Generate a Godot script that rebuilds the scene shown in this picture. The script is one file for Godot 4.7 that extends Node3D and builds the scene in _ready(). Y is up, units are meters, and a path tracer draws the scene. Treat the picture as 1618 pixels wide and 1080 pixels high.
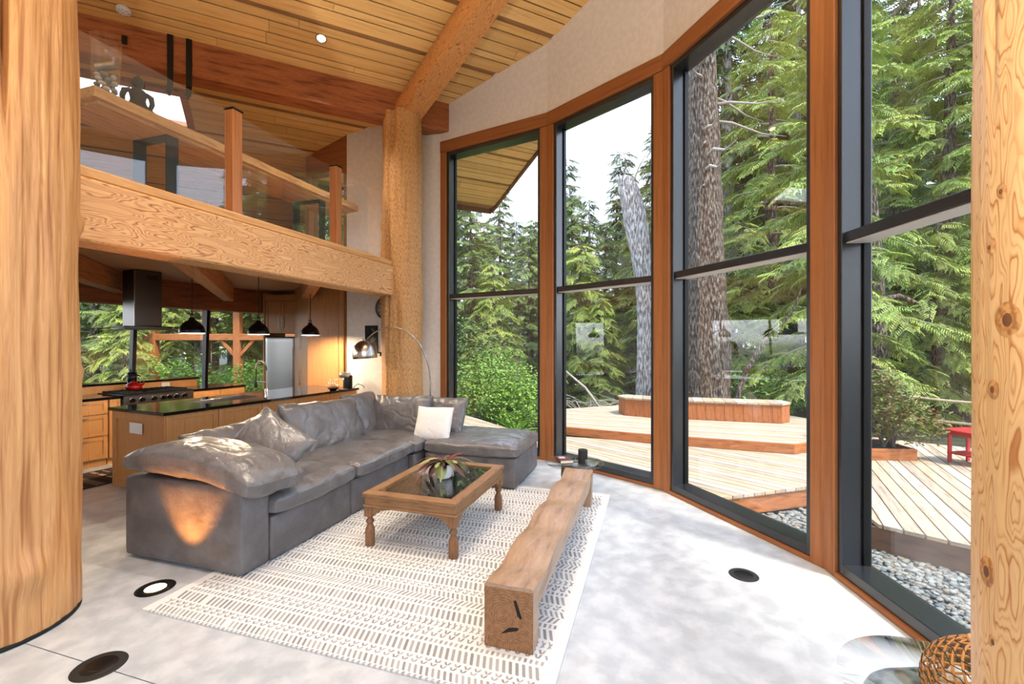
extends Node3D

# ---------------------------------------------------------------- helpers
var M := {}
var taken := {}
var mesh_cache := {}
var rng := RandomNumberGenerator.new()

const ROOF_K := 0.28
const DB := Vector3(0.716, 0, -0.698)   # boards of the roof run this way
const DN := Vector3(0.698, 0, 0.716)    # up the slope of the roof

func roof_y(x: float, z: float) -> float:
	return 5.82 + ROOF_K * (0.698 * x + 0.716 * z + 5.45)

func numbered(called: String) -> String:
	if not taken.has(called):
		taken[called] = 0
		return called
	taken[called] += 1
	return "%s_%03d" % [called, taken[called]]

func tag(o: Node, label: String, category := "", group := "", kind := "") -> Node:
	if label: o.set_meta("label", label)
	if category: o.set_meta("category", category)
	if group: o.set_meta("group", group)
	if kind: o.set_meta("kind", kind)
	return o

func thing(called: String, label: String, category: String, at := Vector3.ZERO, turn := 0.0, group := "", kind := "") -> Node3D:
	var o := Node3D.new()
	o.name = numbered(called)
	add_child(o)
	o.position = at
	o.rotation.y = turn
	tag(o, label, category, group, kind)
	return o

func part(parent: Node, called: String, mesh: Mesh, mat: Material, at := Vector3.ZERO, basis := Basis()) -> MeshInstance3D:
	var o := MeshInstance3D.new()
	o.name = called if parent != self else numbered(called)
	o.mesh = mesh
	o.material_override = mat
	parent.add_child(o, true)
	o.transform = Transform3D(basis, at)
	return o

func copy(o: Node3D) -> Node3D:
	var c: Node3D = o.duplicate()
	c.name = numbered(String(o.name).rstrip("0123456789").rstrip("_"))
	add_child(c)
	return c

func ry(deg: float) -> Basis:
	return Basis(Vector3.UP, deg_to_rad(deg))

func new_st() -> SurfaceTool:
	var st := SurfaceTool.new()
	st.begin(Mesh.PRIMITIVE_TRIANGLES)
	return st

func done(st: SurfaceTool) -> ArrayMesh:
	st.generate_normals()
	return st.commit()

# a convex face, wound so that it looks away from the point «inside»
func face(st: SurfaceTool, p: Array, inside: Vector3, smooth := -1) -> void:
	var n := Vector3.ZERO
	var mid := Vector3.ZERO
	for i in p.size():
		var a: Vector3 = p[i]
		var b: Vector3 = p[(i + 1) % p.size()]
		n += a.cross(b)
		mid += a
	mid /= p.size()
	var q := p.duplicate()
	if n.dot(mid - inside) > 0.0:
		q.reverse()
	st.set_smooth_group(smooth)
	for i in range(1, q.size() - 1):
		st.add_vertex(q[0]); st.add_vertex(q[i]); st.add_vertex(q[i + 1])

func add_box(st: SurfaceTool, s: Vector3, bev: float, xf := Transform3D()) -> void:
	var h := s * 0.5
	bev = minf(bev, minf(h.x, minf(h.y, h.z)) * 0.9)
	var c := xf * Vector3.ZERO
	var g := func(sx, sy, sz, k) -> Vector3:
		var b := Vector3(bev, bev, bev)
		b[k] = 0.0
		return xf * Vector3(sx * (h.x - b.x), sy * (h.y - b.y), sz * (h.z - b.z))
	for k in 3:
		var i := (k + 1) % 3
		var j := (k + 2) % 3
		for s0 in [-1, 1]:
			var q := []
			for w in [[-1, -1], [1, -1], [1, 1], [-1, 1]]:
				var e := [0, 0, 0]
				e[k] = s0; e[i] = w[0]; e[j] = w[1]
				q.append(g.call(e[0], e[1], e[2], k))
			face(st, q, c)
		if bev > 0.0:
			for si in [-1, 1]:
				for sj in [-1, 1]:
					var q := []
					for w in [[-1, i], [1, i], [1, j], [-1, j]]:
						var e := [0, 0, 0]
						e[k] = w[0]; e[i] = si; e[j] = sj
						q.append(g.call(e[0], e[1], e[2], w[1]))
					face(st, q, c)
	if bev > 0.0:
		for sx in [-1, 1]:
			for sy in [-1, 1]:
				for sz in [-1, 1]:
					face(st, [g.call(sx, sy, sz, 0), g.call(sx, sy, sz, 1), g.call(sx, sy, sz, 2)], c)

func box(x: float, y: float, z: float, bev := 0.004) -> ArrayMesh:
	var key := "b%.4f_%.4f_%.4f_%.4f" % [x, y, z, bev]
	if not mesh_cache.has(key):
		var st := new_st()
		add_box(st, Vector3(x, y, z), bev)
		mesh_cache[key] = done(st)
	return mesh_cache[key]

# a box from its two corners, centred by its transform
func slab(parent: Node, called: String, a: Vector3, b: Vector3, mat: Material, bev := 0.004) -> MeshInstance3D:
	var s := (b - a).abs()
	return part(parent, called, box(s.x, s.y, s.z, bev), mat, (a + b) * 0.5)

# upright prism over a polygon of (x, z)
func add_prism(st: SurfaceTool, poly: PackedVector2Array, y0: float, y1: float) -> void:
	var pts := poly.duplicate()
	if Geometry2D.is_polygon_clockwise(pts): pts.reverse()
	var tri := Geometry2D.triangulate_polygon(pts)
	st.set_smooth_group(-1)
	for t in range(0, tri.size(), 3):
		var a := pts[tri[t]]; var b := pts[tri[t + 1]]; var c := pts[tri[t + 2]]
		if (b - a).cross(c - a) < 0.0:
			var k := b; b = c; c = k
		for q in [a, b, c]: st.add_vertex(Vector3(q.x, y1, q.y))
		for q in [a, c, b]: st.add_vertex(Vector3(q.x, y0, q.y))
	for i in pts.size():
		var a := pts[i]; var b := pts[(i + 1) % pts.size()]
		var v := [Vector3(a.x, y0, a.y), Vector3(b.x, y0, b.y), Vector3(b.x, y1, b.y), Vector3(a.x, y1, a.y)]
		for k in [0, 1, 2, 0, 2, 3]: st.add_vertex(v[k])

func prism(poly: PackedVector2Array, y0: float, y1: float) -> ArrayMesh:
	var st := new_st()
	add_prism(st, poly, y0, y1)
	return done(st)

# polygon in local (x, y), given thickness along z from z0 to z1
func plate(poly: PackedVector2Array, z0: float, z1: float) -> ArrayMesh:
	var st := new_st()
	add_plate(st, poly, z0, z1)
	return done(st)

func add_plate(st: SurfaceTool, poly: PackedVector2Array, z0: float, z1: float) -> void:
	var pts := poly.duplicate()
	if Geometry2D.is_polygon_clockwise(pts): pts.reverse()
	var tri := Geometry2D.triangulate_polygon(pts)
	st.set_smooth_group(-1)
	for t in range(0, tri.size(), 3):
		var a := pts[tri[t]]; var b := pts[tri[t + 1]]; var c := pts[tri[t + 2]]
		if (b - a).cross(c - a) < 0.0:
			var k := b; b = c; c = k
		for q in [a, c, b]: st.add_vertex(Vector3(q.x, q.y, z1))
		for q in [a, b, c]: st.add_vertex(Vector3(q.x, q.y, z0))
	for i in pts.size():
		var a := pts[i]; var b := pts[(i + 1) % pts.size()]
		var v := [Vector3(a.x, a.y, z0), Vector3(b.x, b.y, z0), Vector3(b.x, b.y, z1), Vector3(a.x, a.y, z1)]
		for k in [0, 2, 1, 0, 3, 2]: st.add_vertex(v[k])

func add_tube(st: SurfaceTool, pts: Array, rad: Array, seg := 10, caps := true) -> void:
	var n := pts.size()
	var rings := []
	var side := Vector3.ZERO
	for i in n:
		var d: Vector3 = (pts[mini(i + 1, n - 1)] - pts[maxi(i - 1, 0)]).normalized()
		if i == 0:
			side = d.cross(Vector3.RIGHT if absf(d.x) < 0.8 else Vector3.FORWARD).normalized()
		else:
			side = (side - d * side.dot(d)).normalized()
		var up := d.cross(side)
		var ring := []
		for k in seg:
			var a := TAU * k / seg
			ring.append(pts[i] + (side * cos(a) + up * sin(a)) * rad[i])
		rings.append(ring)
	st.set_smooth_group(0)
	for i in n - 1:
		for k in seg:
			var k2 := (k + 1) % seg
			var a: Vector3 = rings[i][k]; var b: Vector3 = rings[i][k2]; var c: Vector3 = rings[i + 1][k2]; var e: Vector3 = rings[i + 1][k]
			for v in [a, c, b, a, e, c]: st.add_vertex(v)
	if caps:
		st.set_smooth_group(-1)
		for k in range(1, seg - 1):
			for v in [rings[0][0], rings[0][k], rings[0][k + 1]]: st.add_vertex(v)
			for v in [rings[n - 1][0], rings[n - 1][k + 1], rings[n - 1][k]]: st.add_vertex(v)

func tube(pts: Array, rad: Variant, seg := 10, caps := true) -> ArrayMesh:
	var r := []
	for i in pts.size(): r.append(rad[i] if rad is Array else rad)
	var st := new_st()
	add_tube(st, pts, r, seg, caps)
	return done(st)

# profile of (radius, y), bottom first
func add_lathe(st: SurfaceTool, prof: Array, seg := 24, at := Vector3.ZERO) -> void:
	for i in prof.size() - 1:
		var p: Vector2 = prof[i]
		var q: Vector2 = prof[i + 1]
		st.set_smooth_group(0 if (i == 0 or true) else -1)
		for k in seg:
			var a0 := TAU * k / seg
			var a1 := TAU * (k + 1) / seg
			var c0 := Vector3(cos(a0), 0, sin(a0)); var c1 := Vector3(cos(a1), 0, sin(a1))
			var a := at + c0 * p.x + Vector3.UP * p.y
			var b := at + c1 * p.x + Vector3.UP * p.y
			var c := at + c1 * q.x + Vector3.UP * q.y
			var d := at + c0 * q.x + Vector3.UP * q.y
			if p.x > 1e-5:
				for v in [a, b, c]: st.add_vertex(v)
			if q.x > 1e-5:
				for v in [a, c, d]: st.add_vertex(v)

func lathe(prof: Array, seg := 24) -> ArrayMesh:
	var st := new_st()
	add_lathe(st, prof, seg)
	return done(st)

func V2(a: Array) -> PackedVector2Array:
	var r := PackedVector2Array()
	for i in range(0, a.size(), 2): r.append(Vector2(a[i], a[i + 1]))
	return r

func prof(a: Array) -> Array:
	var r := []
	for i in range(0, a.size(), 2): r.append(Vector2(a[i], a[i + 1]))
	return r

# puffed cushion lying flat: w along x, d along z, t thick, e = thickness at its rim, p = how square, corner = how far the corners reach out
func pillow(w: float, d: float, t: float, e: float, p: float, wrinkle: float, seed_: int, corner := 0.0, n := 26, bend := 0.0) -> ArrayMesh:
	var nz := FastNoiseLite.new()
	nz.seed = seed_
	nz.frequency = 1.0
	nz.fractal_octaves = 2
	var pos := func(i: int, j: int, side: float) -> Vector3:
		var x := -cos(PI * i / n)
		var z := -cos(PI * j / n)
		x = lerpf(x, -1.0 + 2.0 * i / n, 0.35)
		z = lerpf(z, -1.0 + 2.0 * j / n, 0.35)
		var f := pow(maxf(0.0, 1.0 - pow(absf(x), p)), 0.5) * pow(maxf(0.0, 1.0 - pow(absf(z), p)), 0.5)
		var px := x * (1.0 - corner * (1.0 - z * z) * absf(x))
		var pz := z * (1.0 - corner * (1.0 - x * x) * absf(z))
		# round the four corners a little
		var rr := pow(absf(x), 6.0) * pow(absf(z), 6.0)
		px *= 1.0 - 0.05 * rr * (0.0 if corner > 0.0 else 1.0)
		pz *= 1.0 - 0.05 * rr * (0.0 if corner > 0.0 else 1.0)
		var q := Vector3(px * w * 0.5, 0, pz * d * 0.5)
		var wr := 0.0
		if wrinkle > 0.0:
			var edge := maxf(absf(x), absf(z))
			var long := nz.get_noise_3d(q.x * 1.5, side * 3.0, q.z * 1.5)
			var crease := 1.0 - absf(nz.get_noise_3d(q.x * 2.6 + 9.0, side * 7.0, q.z * 2.6)) * 5.0
			var crease2 := 1.0 - absf(nz.get_noise_3d(q.x * 1.6 + 31.0, side * 5.0, q.z * 4.0)) * 6.0
			wr = wrinkle * (0.8 * long - 0.34 * pow(maxf(0.0, crease), 2.0) * (0.3 + edge) - 0.24 * pow(maxf(0.0, crease2), 2.0)) * minf(1.0, f * 3.0)
			q.x += wrinkle * 0.5 * nz.get_noise_3d(q.z * 4.0, side * 0.0, x * 2.0) * absf(x)
			q.z += wrinkle * 0.5 * nz.get_noise_3d(q.x * 4.0, 5.0, z * 2.0) * absf(z)
		q.y = side * (e * 0.5 + (t - e) * 0.5 * f) + wr * side + bend * (x * x - 0.5)
		return q
	var st := new_st()
	st.set_smooth_group(0)
	for side in [1.0, -1.0]:
		var g := []
		for i in n + 1:
			var row := []
			for j in n + 1: row.append(pos.call(i, j, side))
			g.append(row)
		for i in n:
			for j in n:
				var a: Vector3 = g[i][j]; var b: Vector3 = g[i + 1][j]; var c: Vector3 = g[i + 1][j + 1]; var e2: Vector3 = g[i][j + 1]
				var o := [a, b, c, a, c, e2] if side > 0 else [a, c, b, a, e2, c]
				for v in o: st.add_vertex(v)
	# rim
	st.set_smooth_group(1)
	var loop := []
	for i in n: loop.append([i, 0])
	for j in n: loop.append([n, j])
	for i in n: loop.append([n - i, n])
	for j in n: loop.append([0, n - j])
	for k in loop.size():
		var u = loop[k]
		var v = loop[(k + 1) % loop.size()]
		var a: Vector3 = pos.call(u[0], u[1], 1.0); var b: Vector3 = pos.call(v[0], v[1], 1.0)
		var c: Vector3 = pos.call(v[0], v[1], -1.0); var e3: Vector3 = pos.call(u[0], u[1], -1.0)
		for q in [a, c, b, a, e3, c]: st.add_vertex(q)
	return done(st)

# rounded soft block (upholstered base): superellipsoid sides
func soft_box(w: float, h: float, d: float, r: float, n := 5, puff := 0.0) -> ArrayMesh:
	var key := "s%.3f_%.3f_%.3f_%.3f_%.3f" % [w, h, d, r, puff]
	if mesh_cache.has(key): return mesh_cache[key]
	var st := new_st()
	st.set_smooth_group(0)
	var half := Vector3(w, h, d) * 0.5
	var core := half - Vector3(r, r, r)
	var m := 10
	for k in 3:
		for s0 in [-1.0, 1.0]:
			var g := []
			for i in m + 1:
				var row := []
				for j in m + 1:
					var a := -1.0 + 2.0 * i / m
					var b := -1.0 + 2.0 * j / m
					# more points toward the edges
					a = signf(a) * (1.0 - pow(1.0 - absf(a), 1.9))
					b = signf(b) * (1.0 - pow(1.0 - absf(b), 1.9))
					var p := Vector3.ZERO
					p[k] = s0; p[(k + 1) % 3] = a; p[(k + 2) % 3] = b
					p = p * half
					var c := Vector3(clampf(p.x, -core.x, core.x), clampf(p.y, -core.y, core.y), clampf(p.z, -core.z, core.z))
					var q := c + (p - c).normalized() * r
					q[k] += s0 * puff * (1.0 - a * a) * (1.0 - b * b)
					row.append(q)
				g.append(row)
			for i in m:
				for j in m:
					var o := [g[i][j], g[i + 1][j], g[i + 1][j + 1], g[i][j], g[i + 1][j + 1], g[i][j + 1]]
					if s0 > 0.0: o.reverse()
					for v in o: st.add_vertex(v)
	mesh_cache[key] = done(st)
	return mesh_cache[key]

# peeled log, standing: radius changes with height and angle; checks = [[angle, y0, y1, width, depth]]
func log_mesh(r0: float, r1: float, h: float, seed_: int, rough := 0.012, checks := [], knots := [], seg := 72, rings := 70) -> ArrayMesh:
	var nz := FastNoiseLite.new()
	nz.seed = seed_
	nz.frequency = 1.0
	nz.fractal_octaves = 2
	var st := new_st()
	st.set_smooth_group(0)
	var at := func(i: int, k: int) -> Vector3:
		var y := h * i / rings
		var a := TAU * (k % seg) / seg
		var r := lerpf(r0, r1, float(i) / rings)
		var d := Vector3(cos(a), 0, sin(a))
		r += rough * (nz.get_noise_3d(d.x * 1.4, y * 0.5, d.z * 1.4) * 1.6 + nz.get_noise_3d(d.x * 5.0, y * 1.2 + 50.0, d.z * 5.0) * 0.6)
		for c in checks:
			var da := absf(angle_difference(a, c[0]))
			if y > c[1] and y < c[2]:
				var taper: float = minf(1.0, minf(y - c[1], maxf(0.05, c[2] - y) * 3.0) / 0.5)
				da = absf(angle_difference(a, c[0] + (0.05 * nz.get_noise_2d(y * 0.9, c[0] * 7.0) if c[3] < 0.04 else 0.0)))
				r -= c[4] * taper * maxf(0.0, 1.0 - da / (c[3] * (0.3 + 0.7 * taper)))
		for c in knots:
			var dd: float = Vector2(angle_difference(a, c[0]) * r0, y - c[1]).length() / c[2]
			if dd < 1.0: r += c[3] * pow(1.0 - dd * dd, 2.0)
		return d * r + Vector3.UP * y
	var g := []
	for i in rings + 1:
		var row := []
		for k in seg: row.append(at.call(i, k))
		g.append(row)
	for i in rings:
		for k in seg:
			var k2 := (k + 1) % seg
			for v in [g[i][k], g[i][k2], g[i + 1][k2], g[i][k], g[i + 1][k2], g[i + 1][k]]: st.add_vertex(v)
	st.set_smooth_group(-1)
	for k in seg:
		var k2 := (k + 1) % seg
		for v in [Vector3.UP * h, g[rings][k], g[rings][k2]]: st.add_vertex(v)
		for v in [Vector3.ZERO, g[0][k2], g[0][k]]: st.add_vertex(v)
	return done(st)

# ---------------------------------------------------------------- materials
func noise_tex(seed_: int, freq: float, cols: Array, offs: Array, size := 512, octaves := 4, kind := FastNoiseLite.TYPE_SIMPLEX_SMOOTH, warp := 0.0, as_normal := false, bump := 4.0) -> NoiseTexture2D:
	var n := FastNoiseLite.new()
	n.noise_type = kind
	n.seed = seed_
	n.frequency = freq
	n.fractal_octaves = octaves
	if octaves <= 1: n.fractal_type = FastNoiseLite.FRACTAL_NONE
	if warp > 0.0:
		n.domain_warp_enabled = true
		n.domain_warp_amplitude = warp
		n.domain_warp_frequency = freq * 0.8
		n.domain_warp_fractal_octaves = 2
	var t := NoiseTexture2D.new()
	t.width = size
	t.height = size
	t.seamless = true
	t.seamless_blend_skirt = 0.15
	t.noise = n
	if as_normal:
		t.as_normal_map = true
		t.bump_strength = bump
	else:
		var g := Gradient.new()
		g.colors = PackedColorArray(cols)
		g.offsets = PackedFloat32Array(offs)
		t.color_ramp = g
	return t

func mat(called: String, col: Color, rough := 0.6, metal := 0.0) -> StandardMaterial3D:
	var m := StandardMaterial3D.new()
	m.resource_name = called
	m.albedo_color = col
	m.roughness = rough
	m.metallic = metal
	M[called] = m
	return m

func tri(m: StandardMaterial3D, tex: Texture2D, scale: Vector3, normal: Texture2D = null, nscale := 0.4) -> StandardMaterial3D:
	m.albedo_texture = tex
	m.uv1_triplanar = true
	m.uv1_triplanar_sharpness = 4.0
	m.uv1_scale = scale
	if normal:
		m.normal_enabled = true
		m.normal_texture = normal
		m.normal_scale = nscale
	return m

func variants(called: String, n: int, tints: Array) -> void:
	var base: StandardMaterial3D = M[called]
	for i in n:
		var m: StandardMaterial3D = base.duplicate()
		m.resource_name = "%s_%d" % [called, i]
		m.albedo_color = tints[i % tints.size()]
		m.uv1_offset = Vector3(0.37 * i, 0.53 * i, 0.21 * i)
		M["%s%d" % [called, i]] = m

func lerp_cols(a: Color, b: Color, ts: Array) -> Array:
	var r := []
	for t in ts: r.append(a.lerp(b, t))
	return r

# straight-grained wood: light, dark, along which axis (0 x, 1 y, 2 z), streak size
func wood(called: String, light: Color, dark: Color, axis: int, seed_: int, rough := 0.55, across := 3.0, along := 0.22, freq := 0.018) -> StandardMaterial3D:
	var t := noise_tex(seed_, freq, lerp_cols(dark, light, [0.0, 0.55, 0.8, 0.45, 0.95, 0.7, 1.0]), [0.15, 0.34, 0.44, 0.5, 0.58, 0.68, 0.85], 512, 5)
	var s := Vector3(across, across, across)
	s[axis] = along
	return tri(mat(called, Color.WHITE, rough), t, s)

# flat-sawn wood with contour lines
func figured(called: String, light: Color, dark: Color, axis: int, seed_: int, rough := 0.55, across := 0.9, along := 0.25, lines := 9, freq := 0.006, sharp := 0.35, warp := 30.0) -> StandardMaterial3D:
	var cols := []
	var offs := []
	for i in lines:
		var a := 0.12 + 0.76 * i / lines
		var w := 0.76 / lines
		var s := 0.7 + 0.3 * sin(i * 2.7)
		cols.append(light.lerp(dark, 0.1)); offs.append(a)
		cols.append(light); offs.append(a + w * (1.0 - sharp) * 0.6)
		cols.append(light.lerp(dark, 0.35 * s)); offs.append(a + w * (1.0 - sharp))
		cols.append(light.lerp(dark, s)); offs.append(a + w * (1.0 - sharp * 0.35))
	cols.append(light); offs.append(0.9)
	var t := noise_tex(seed_, freq, cols, offs, 1024, 2, FastNoiseLite.TYPE_SIMPLEX_SMOOTH, warp)
	var s3 := Vector3(across, across, across)
	s3[axis] = along
	return tri(mat(called, Color.WHITE, rough), t, s3)

func make_materials() -> void:
	# concrete floor
	var ct := noise_tex(11, 0.0085, [Color(0.67, 0.693, 0.716), Color(0.703, 0.725, 0.747), Color(0.73, 0.752, 0.772), Color(0.765, 0.783, 0.80)], [0.22, 0.42, 0.58, 0.78], 1024, 8, FastNoiseLite.TYPE_SIMPLEX_SMOOTH, 40.0)
	var c := tri(mat("concrete", Color.WHITE, 0.34), ct, Vector3(0.55, 0.55, 0.55), noise_tex(12, 0.02, [], [], 512, 4, FastNoiseLite.TYPE_SIMPLEX_SMOOTH, 0.0, true, 1.5), 0.12)
	c.uv1_world_triplanar = true
	mat("wall_paint", Color(0.90, 0.885, 0.865), 0.85)
	tri(M.wall_paint, noise_tex(13, 0.05, [Color(0.97, 0.97, 0.97), Color(1, 1, 1)], [0.3, 0.7], 256, 3), Vector3(0.8, 0.8, 0.8))
	# logs and timber
	wood("log_left", Color(0.82, 0.63, 0.42), Color(0.62, 0.41, 0.23), 1, 21, 0.42, 3.0, 0.10, 0.014)
	wood("log_mid", Color(0.83, 0.65, 0.42), Color(0.56, 0.37, 0.19), 1, 22, 0.6, 2.6, 0.9, 0.035)
	figured("log_right", Color(0.84, 0.70, 0.50), Color(0.63, 0.40, 0.21), 1, 25, 0.4, 3.4, 0.55, 7, 0.0045, 0.28, 40.0)
	figured("spandrel_fir", Color(0.86, 0.67, 0.46), Color(0.56, 0.34, 0.18), 2, 31, 0.55, 1.7, 0.26, 9, 0.0045, 0.40, 50.0)
	wood("ledge_fir", Color(0.84, 0.65, 0.42), Color(0.72, 0.50, 0.28), 2, 32, 0.5, 2.0, 0.14)
	wood("purlin_fir", Color(0.69, 0.42, 0.24), Color(0.47, 0.25, 0.12), 0, 33, 0.6, 1.6, 0.16)
	figured("rafter_fir", Color(0.80, 0.56, 0.32), Color(0.50, 0.28, 0.13), 2, 34, 0.55, 1.2, 0.2, 7, 0.007, 0.3, 20.0)
	wood("trim_fir", Color(0.66, 0.43, 0.24), Color(0.55, 0.33, 0.165), 1, 35, 0.42, 2.4, 0.08)
	wood("head_fir", Color(0.63, 0.40, 0.23), Color(0.52, 0.31, 0.16), 0, 36, 0.42, 2.4, 0.08)
	wood("cedar_board", Color(0.92, 0.76, 0.50), Color(0.82, 0.64, 0.39), 0, 37, 0.5, 2.2, 0.10)
	variants("cedar_board", 5, [Color(1, 1, 1), Color(0.96, 0.955, 0.94), Color(1.0, 0.985, 0.95), Color(0.93, 0.915, 0.89), Color(0.98, 0.965, 0.93)])
	mat("reveal_dark", Color(0.10, 0.065, 0.04), 0.9)
	wood("batten", Color(0.62, 0.46, 0.29), Color(0.50, 0.35, 0.21), 0, 38, 0.6, 2.2, 0.12)
	wood("loft_board", Color(0.76, 0.58, 0.42), Color(0.62, 0.44, 0.30), 0, 39, 0.6, 2.2, 0.12)
	wood("joist_fir", Color(0.74, 0.50, 0.30), Color(0.54, 0.32, 0.17), 0, 40, 0.55, 1.8, 0.15)
	wood("post_fir", Color(0.72, 0.47, 0.26), Color(0.60, 0.36, 0.18), 1, 41, 0.4, 2.6, 0.08)
	wood("cabinet", Color(0.74, 0.54, 0.325), Color(0.63, 0.43, 0.24), 1, 42, 0.38, 3.0, 0.10, 0.03)
	wood("slab_wood", Color(0.82, 0.66, 0.42), Color(0.63, 0.44, 0.26), 2, 44, 0.5, 1.6, 0.16)
	mat("black_frame", Color(0.125, 0.137, 0.157), 0.27).metallic_specular = 0.65
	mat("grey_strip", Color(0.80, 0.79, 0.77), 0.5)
	mat("black_metal", Color(0.035, 0.035, 0.038), 0.42, 0.3)
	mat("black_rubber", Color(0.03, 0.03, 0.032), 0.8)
	mat("steel", Color(0.62, 0.61, 0.60), 0.28, 1.0)
	mat("steel_dark", Color(0.42, 0.41, 0.40), 0.3, 1.0)
	mat("chrome", Color(0.86, 0.86, 0.86), 0.12, 1.0)
	mat("granite", Color(0.035, 0.038, 0.04), 0.08)
	mat("white_plastic", Color(0.88, 0.89, 0.90), 0.4)
	mat("white_ceramic", Color(0.90, 0.91, 0.92), 0.28)
	var g := mat("pane", Color(0.92, 0.98, 0.96, 0.008), 0.0)
	g.transparency = BaseMaterial3D.TRANSPARENCY_ALPHA
	var gr := mat("rail_glass", Color(0.85, 0.97, 0.93, 0.012), 0.0)
	gr.transparency = BaseMaterial3D.TRANSPARENCY_ALPHA
	# leather
	var lt := noise_tex(51, 0.008, [Color(0.375, 0.362, 0.36), Color(0.403, 0.392, 0.392), Color(0.42, 0.411, 0.413), Color(0.445, 0.438, 0.442)], [0.25, 0.45, 0.6, 0.78], 512, 5, FastNoiseLite.TYPE_SIMPLEX_SMOOTH, 30.0)
	var ln := noise_tex(52, 0.03, [], [], 512, 4, FastNoiseLite.TYPE_SIMPLEX_SMOOTH, 20.0, true, 3.0)
	tri(mat("leather", Color.WHITE, 0.30), lt, Vector3(0.9, 0.9, 0.9), ln, 0.55)
	var l2: StandardMaterial3D = M.leather.duplicate()
	l2.resource_name = "leather_base"
	l2.roughness = 0.48
	l2.albedo_color = Color(0.93, 0.93, 0.94)
	M["leather_base"] = l2
	# outdoors
	wood("deck_board", Color(0.73, 0.685, 0.62), Color(0.57, 0.505, 0.42), 0, 61, 0.8, 2.0, 0.16)
	variants("deck_board", 4, [Color(1, 1, 1), Color(0.93, 0.91, 0.88), Color(1.0, 0.96, 0.88), Color(0.88, 0.86, 0.84)])
	wood("cedar_face", Color(0.68, 0.42, 0.22), Color(0.48, 0.27, 0.13), 0, 62, 0.7, 2.0, 0.3)
	wood("cedar_upright", Color(0.68, 0.41, 0.21), Color(0.50, 0.28, 0.13), 1, 63, 0.7, 2.0, 0.3)
	wood("fascia_dark", Color(0.40, 0.27, 0.18), Color(0.27, 0.18, 0.12), 0, 64, 0.8, 1.5, 0.3)
	var gt := noise_tex(65, 0.02, [Color(0.10, 0.09, 0.06), Color(0.17, 0.14, 0.09), Color(0.14, 0.17, 0.07), Color(0.20, 0.25, 0.10)], [0.2, 0.45, 0.6, 0.8], 512, 5)
	tri(mat("forest_soil", Color.WHITE, 0.95), gt, Vector3(0.2, 0.2, 0.2)).uv1_world_triplanar = true
	var bt := noise_tex(66, 0.025, [Color(0.15, 0.12, 0.10), Color(0.30, 0.25, 0.21), Color(0.42, 0.38, 0.34), Color(0.53, 0.50, 0.46)], [0.25, 0.45, 0.6, 0.8], 512, 5)
	var bn := noise_tex(67, 0.03, [], [], 512, 4, FastNoiseLite.TYPE_SIMPLEX_SMOOTH, 0.0, true, 8.0)
	tri(mat("bark", Color.WHITE, 0.95), bt, Vector3(1.6, 0.35, 1.6), bn, 0.9)
	var bark2: StandardMaterial3D = M.bark.duplicate()
	bark2.resource_name = "bark_grey"
	bark2.albedo_texture = noise_tex(68, 0.022, [Color(0.36, 0.34, 0.33), Color(0.55, 0.53, 0.52), Color(0.66, 0.65, 0.64), Color(0.78, 0.77, 0.77)], [0.25, 0.45, 0.6, 0.8], 512, 5)
	M["bark_grey"] = bark2
	var k := 0
	for col in [Color(0.49, 0.56, 0.29), Color(0.41, 0.49, 0.28), Color(0.34, 0.42, 0.27), Color(0.55, 0.62, 0.30)]:
		var m := mat("needle%d" % k, col, 0.7)
		m.vertex_color_use_as_albedo = true
		m.backlight_enabled = true
		m.backlight = Color(col.r * 0.6, col.g * 0.6, col.b * 0.35)
		k += 1
	mat("twig", Color(0.40, 0.36, 0.32), 0.9)
	mat("twig_pale", Color(0.62, 0.59, 0.55), 0.9)

# ---------------------------------------------------------------- the building
const P := [Vector2(-4.90, -6.42), Vector2(-3.27, -6.62), Vector2(-1.43, -6.22), Vector2(0.09, -5.34), Vector2(1.19, -3.85), Vector2(1.72, -1.81), Vector2(1.47, -0.03), Vector2(0.54, 1.51), Vector2(-0.93, 2.54), Vector2(-2.70, 2.85), Vector2(-4.5, 2.6)]
const WALL_NAMES := ["wall_north", "wall_north_bay", "wall_northeast", "wall_northeast_bay", "wall_east", "wall_east_bay", "wall_southeast", "wall_southeast_bay", "wall_south", "wall_south_bay"]

func facet(a: Vector2, b: Vector2) -> Transform3D:
	var x := Vector3(b.x - a.x, 0, b.y - a.y).normalized()
	return Transform3D(Basis(x, Vector3.UP, x.cross(Vector3.UP)), Vector3(a.x, 0, a.y))

func structure(called: String, label: String, xf := Transform3D()) -> Node3D:
	var o := Node3D.new()
	o.name = numbered(called)
	add_child(o)
	o.transform = xf
	tag(o, label, "", "", "structure")
	return o

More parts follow.
